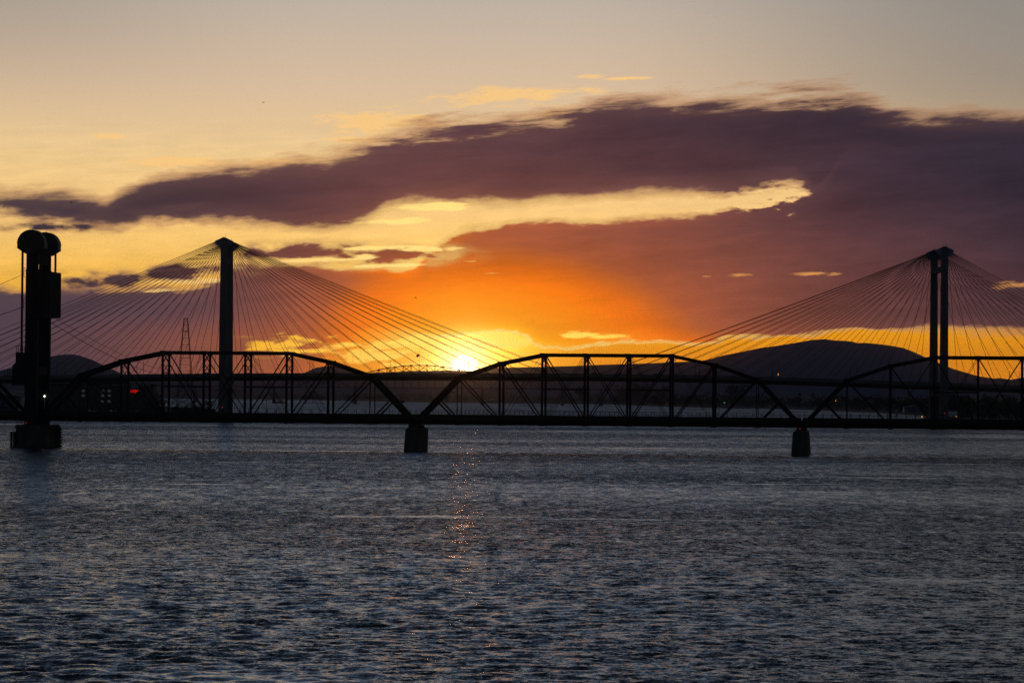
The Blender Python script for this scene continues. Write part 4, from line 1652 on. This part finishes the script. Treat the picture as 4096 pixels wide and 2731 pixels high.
wispy = (-(((U + 1.4) / 4.2) * ((U + 1.4) / 4.2))).exp() + (-(((U - 9.0) / 3.6) * ((U - 9.0) / 3.6))).exp() * 0.9
tA, bA, tB, bB = curve(U, TOP_A), curve(U, BOT_A), curve(U, TOP_B), curve(U, BOT_B)
gapend = (-(((U - 8.2) / 1.5) * ((U - 8.2) / 1.5) + ((V - 5.95) / 0.6) * ((V - 5.95) / 0.6))).exp()
ragged = gapend * (nf * 3.0 + nw * 2.2)
eTopA = (tA - V) + nw * (0.55 + wispy * 1.9) + nf * 0.55 + nl * 0.35
eBotA = (V - bA) + nf * (0.55 + (-du).ss(3.0, 9.0) * 0.5) + nl * 0.3 + ragged
dA = (eTopA / (0.46 + wispy * 0.35)).mn(eBotA / 0.42)
mA = dA.ss(-0.6, 0.6)
eTopB = (tB - V) + nf * 0.62 + nl * 0.22 + ragged
soft = U.ss(-6.5, -1.2, 1.5, 0.16)
eBotB = (V - bB) + nf * (0.45 + soft * 0.8) + nw * 0.25
dB = (eTopB / 0.24).mn(eBotB / soft)
mB = dB.ss(-0.6, 0.6)

# loose puffs and streaks beside the banks
def window(u2352, v2352, a, b_):
    c = azel(u2352 * 4096 / 2352, v2352 * 4096 / 2352)
    k = 74.7
    p = (U - c[0]) / (a / k)
    q = (V - c[1] - (U - c[0]) * 0.03) / (b_ / k)
    return (-(p * p + q * q)).exp()


npf = noise(U * 0.9, V * 2.4, 12.1, 6, 0.55)
puffW = window(690, 577, 150, 20).mx(window(880, 587, 140, 20)).mx(window(225, 645, 110, 20)).mx(window(430, 626, 100, 17)).mx(window(122, 522, 105, 11))
dP = puffW * 1.9 - 0.55 + npf * 6.0 * (puffW * 2.2).mn(1.0)
mP = dP.ss(-0.6, 1.0)
ngs = noise(U * 0.8, (V - U * 0.05) * 3.6, 31.0, 7, 0.62, 0.4)
wispW = window(1190, 222, 230, 24).mx(window(870, 280, 150, 30).mx(window(640, 372, 150, 10)).mx(window(1290, 262, 90, 12))).mx(window(255, 313, 50, 10)).mx(window(400, 374, 120, 14)).mx(window(820, 322, 70, 10)).mx(window(1350, 176, 40, 7)).mx(window(1440, 181, 60, 4))
mW = (wispW * 1.5 - 0.42 + ngs * 5.0 * (wispW * 2.2).mn(1.0)).ss(0.0, 1.0)
goldW = window(905, 508, 100, 9).mx(window(985, 478, 110, 9)).mx(window(1000, 470, 90, 6)).mx(window(985, 571, 80, 7)).mx(window(850, 570, 110, 6)).mx(window(720, 597, 110, 6)).mx(window(900, 610, 95, 5)).mx(window(840, 590, 40, 8) * 0.9).mx(window(420, 645, 110, 8) * 0.85).mx(window(360, 668, 60, 6) * 0.8)
mG = (goldW * 1.6 - 0.5 + ngs * 4.5 * (goldW * 2.2).mn(1.0)).ss(0.0, 0.9)
flameW = window(860, 808, 190, 24).mx(window(700, 800, 130, 26) * 0.9).mx(window(1140, 780, 95, 17) * 1.25).mx(window(1000, 790, 120, 22)).mx(window(620, 785, 90, 20) * 0.75).mx(window(1330, 768, 60, 9)).mx(window(1395, 774, 55, 8)).mx(window(1000, 835, 130, 9))
mF = (flameW * 1.5 - 0.48 + ngs * 6.0 * (flameW * 2.2).mn(1.0)).ss(0.0, 0.9)
glintW = window(1625, 635, 18, 3).mx(window(1690, 633, 60, 6) * 0.75).mx(window(1880, 629, 70, 6)).mx(window(2335, 655, 60, 12)).mx(window(1130, 628, 26, 3)).mx(window(1080, 600, 22, 3))
mGl = (glintW * 1.4 - 0.6 + ngs * 4.0 * (glintW * 2.2).mn(1.0)).ss(0.0, 0.9)

tex = (nb * 1.05 + nf * 0.4 + nw * 0.75) * (1.0 - (-(rr / 3.6)).exp() * 1.0)
fray = 1.0 - eTopB.mn(eBotB).ss(-0.1, 0.55)
litB = scale_col(cloud_light((rr - fray * 0.5 + U.ss(5.0, 12.0) * V.ss(3.5, 7.0) * 1.6).mx(0.0)), 1.0 + tex + fray * 0.15)
frayA = 1.0 - (eTopA * 0.8).mn(eBotA).ss(-0.1, 0.75)
litB = mix((-U).ss(5.5, 12.0) * (1.0 - V.ss(2.8, 4.5)) * 0.55, litB, srgb(90, 70, 82))
litA = scale_col(mix(frayA * 0.3, cloud_light((rr + 1.2 - frayA * 1.2).mx(0.0)), srgb(128, 92, 84)), 1.0 + tex)
rimcol = mix((rr / 9.0).ss(0.15, 1.0), (1.0, 0.74, 0.20), srgb(238, 170, 110))
near = (-(rr / 7.5)).exp()

col = sky
col = mix(mW * 0.85, col, srgb(252, 202, 128))
# gold-lit fringes where the banks thin out
rimA = (mA * (1.0 - mA) * 4.0) * near * 0.9
rimB = (mB * (1.0 - mB) * 4.0) * near * 1.0 * (1.0 - mA) * (1.0 - (1.0 - U.ss(-5.0, -1.0)) * (1.0 - V.ss(2.2, 3.2)))
col = mix(mA, col, litA)
col = mix(rimA.mn(0.85), col, rimcol)
col = mix(mB, col, litB)
col = mix(rimB.mn(0.9), col, rimcol)
goldcol = mix((-U).ss(3.0, 11.0), (1.15, 0.80, 0.24), (1.0, 0.60, 0.20))
litP = scale_col(cloud_light(rr + 0.3), 1.0 + tex)
rimP = (mP * (1.0 - mP) * 4.0) * near * 0.75
col = mix(mP, col, litP)
col = mix(rimP.mn(0.9), col, rimcol)
# orange tint then flame-bright streaks low by the sun
col = mix((-(((U + 8.0) / 4.2) * ((U + 8.0) / 4.0))).exp() * (1.0 - V.ss(1.4, 2.6)) * 0.35, col, srgb(205, 105, 40))
col = mix(mG * 0.92, col, goldcol)
flame = mix((rr / 6.0).ss(0.1, 1.0), (1.45, 0.86, 0.13), (1.15, 0.55, 0.02))
col = mix(mF, col, flame)
col = mix(mGl * 0.75, col, srgb(240, 165, 85))
# the disc itself
disc = 1.0 - rs.ss(0.18, 0.50)
col = mix(1.0, col, scale_col(mix(0.0, (1.0, 0.80, 0.42), (1, 1, 1)), disc * SUN_DISC + (-(rs / 0.70) * (rs / 0.70)).exp() * 1.5), 'ADD')

# the rest of the dome: Nishita dusk sky
nish = wt.nodes.new('ShaderNodeTexSky')
nish.sky_type = 'NISHITA'
nish.sun_disc = False
nish.sun_elevation = math.radians(SUN_EL * 0.01 * 180 / math.pi)
nish.sun_rotation = SUN_AZ * 0.01
nish.altitude = 120
nish.air_density = 1.0
nish.dust_density = 1.2
nish.ozone_density = 2.0
# light from low down crosses more of the evening air before it reaches the river
col = scale_col(col, ((V.mx(0.32) + 0.95).pw(-1.0) * 0.72).exp())
front = (1.0 - V.ss(22.0, 55.0)) * (1.0 - (U.fn('ABSOLUTE')).ss(45.0, 130.0))
BG = 0.1
dome = scale_col(nish.outputs['Color'], NISH_GAIN)
out_col = mix(front, dome, scale_col(col, 1.0 / BG))
bg = wt.nodes.new('ShaderNodeBackground')
bg.inputs['Strength'].default_value = BG
WL(out_col, bg.inputs['Color'])
wo = wt.nodes.new('ShaderNodeOutputWorld')
WL(bg.outputs[0], wo.inputs['Surface'])
world.cycles.sampling_method = 'MANUAL'
world.cycles.sample_map_resolution = 2048

# ------------------------------------------------------------------ sun lamp, low behind the bridges
sd = bpy.data.lights.new('sun', 'SUN')
sd.energy = SUN_E
sd.color = (1.0, 0.34, 0.07)
sd.angle = math.radians(0.53)
so = bpy.data.objects.new('sun', sd)
COL.objects.link(so)
sdir = ray(SUN_PX, SUN_PY)
so.rotation_euler = (-sdir).to_track_quat('-Z', 'Y').to_euler()
so.location = (0, 0, 300)

# ------------------------------------------------------------------ evening air
if HAZE_D > 0:
    hm = bpy.data.materials.new('evening_air')
    hm.use_nodes = True
    ht = hm.node_tree
    for n in list(ht.nodes):
        if n.type != 'OUTPUT_MATERIAL':
            ht.nodes.remove(n)
    both = ht.nodes.new('ShaderNodeAddShader')     # fine air (blue) plus orange forward scatter added to imitate lens bloom
    for i, (c, d, g) in enumerate(((HAZE_C, HAZE_D, HAZE_G), (BLOOM_C, BLOOM_D, BLOOM_G))):
        pv = ht.nodes.new('ShaderNodeVolumePrincipled')
        pv.inputs['Color'].default_value = (*c, 1)
        pv.inputs['Density'].default_value = d
        pv.inputs['Anisotropy'].default_value = g
        ht.links.new(pv.outputs[0], both.inputs[i])
    ht.links.new(both.outputs[0], [n for n in ht.nodes if n.type == 'OUTPUT_MATERIAL'][0].inputs['Volume'])
    hb = MB().box(-10500, 10500, -600, 19500, -2.6, 260.0).build('haze', hm)
    tag(hb, kind='stuff')

# ------------------------------------------------------------------ camera and render settings
cd = bpy.data.cameras.new('camera')
cd.sensor_width = 36.0
cd.lens = 36.0 * FPX / 4096.0
cd.clip_start = 0.5
cd.clip_end = 60000.0
co_ = bpy.data.objects.new('camera', cd)
COL.objects.link(co_)
R3 = Matrix((RT, UP, -FW)).transposed()
co_.matrix_world = Matrix.Translation(C0) @ R3.to_4x4()
scene.camera = co_
scene.render.engine = 'CYCLES'
scene.render.resolution_x, scene.render.resolution_y = 1024, 682
scene.view_settings.view_transform = 'Standard'
scene.view_settings.look = 'None'
scene.view_settings.exposure = 0.0
scene.view_settings.gamma = 1.0
cy = scene.cycles
cy.max_bounces = 6
cy.diffuse_bounces = 2
cy.glossy_bounces = 3
cy.volume_bounces = 1
cy.transparent_max_bounces = 8
cy.sample_clamp_indirect = 6.0
cy.use_adaptive_sampling = False
cy.use_denoising = USE_DENOISE
cy.denoising_prefilter = 'NONE'
cy.denoising_input_passes = 'RGB_ALBEDO_NORMAL'
cy.pixel_filter_type = 'BLACKMAN_HARRIS'
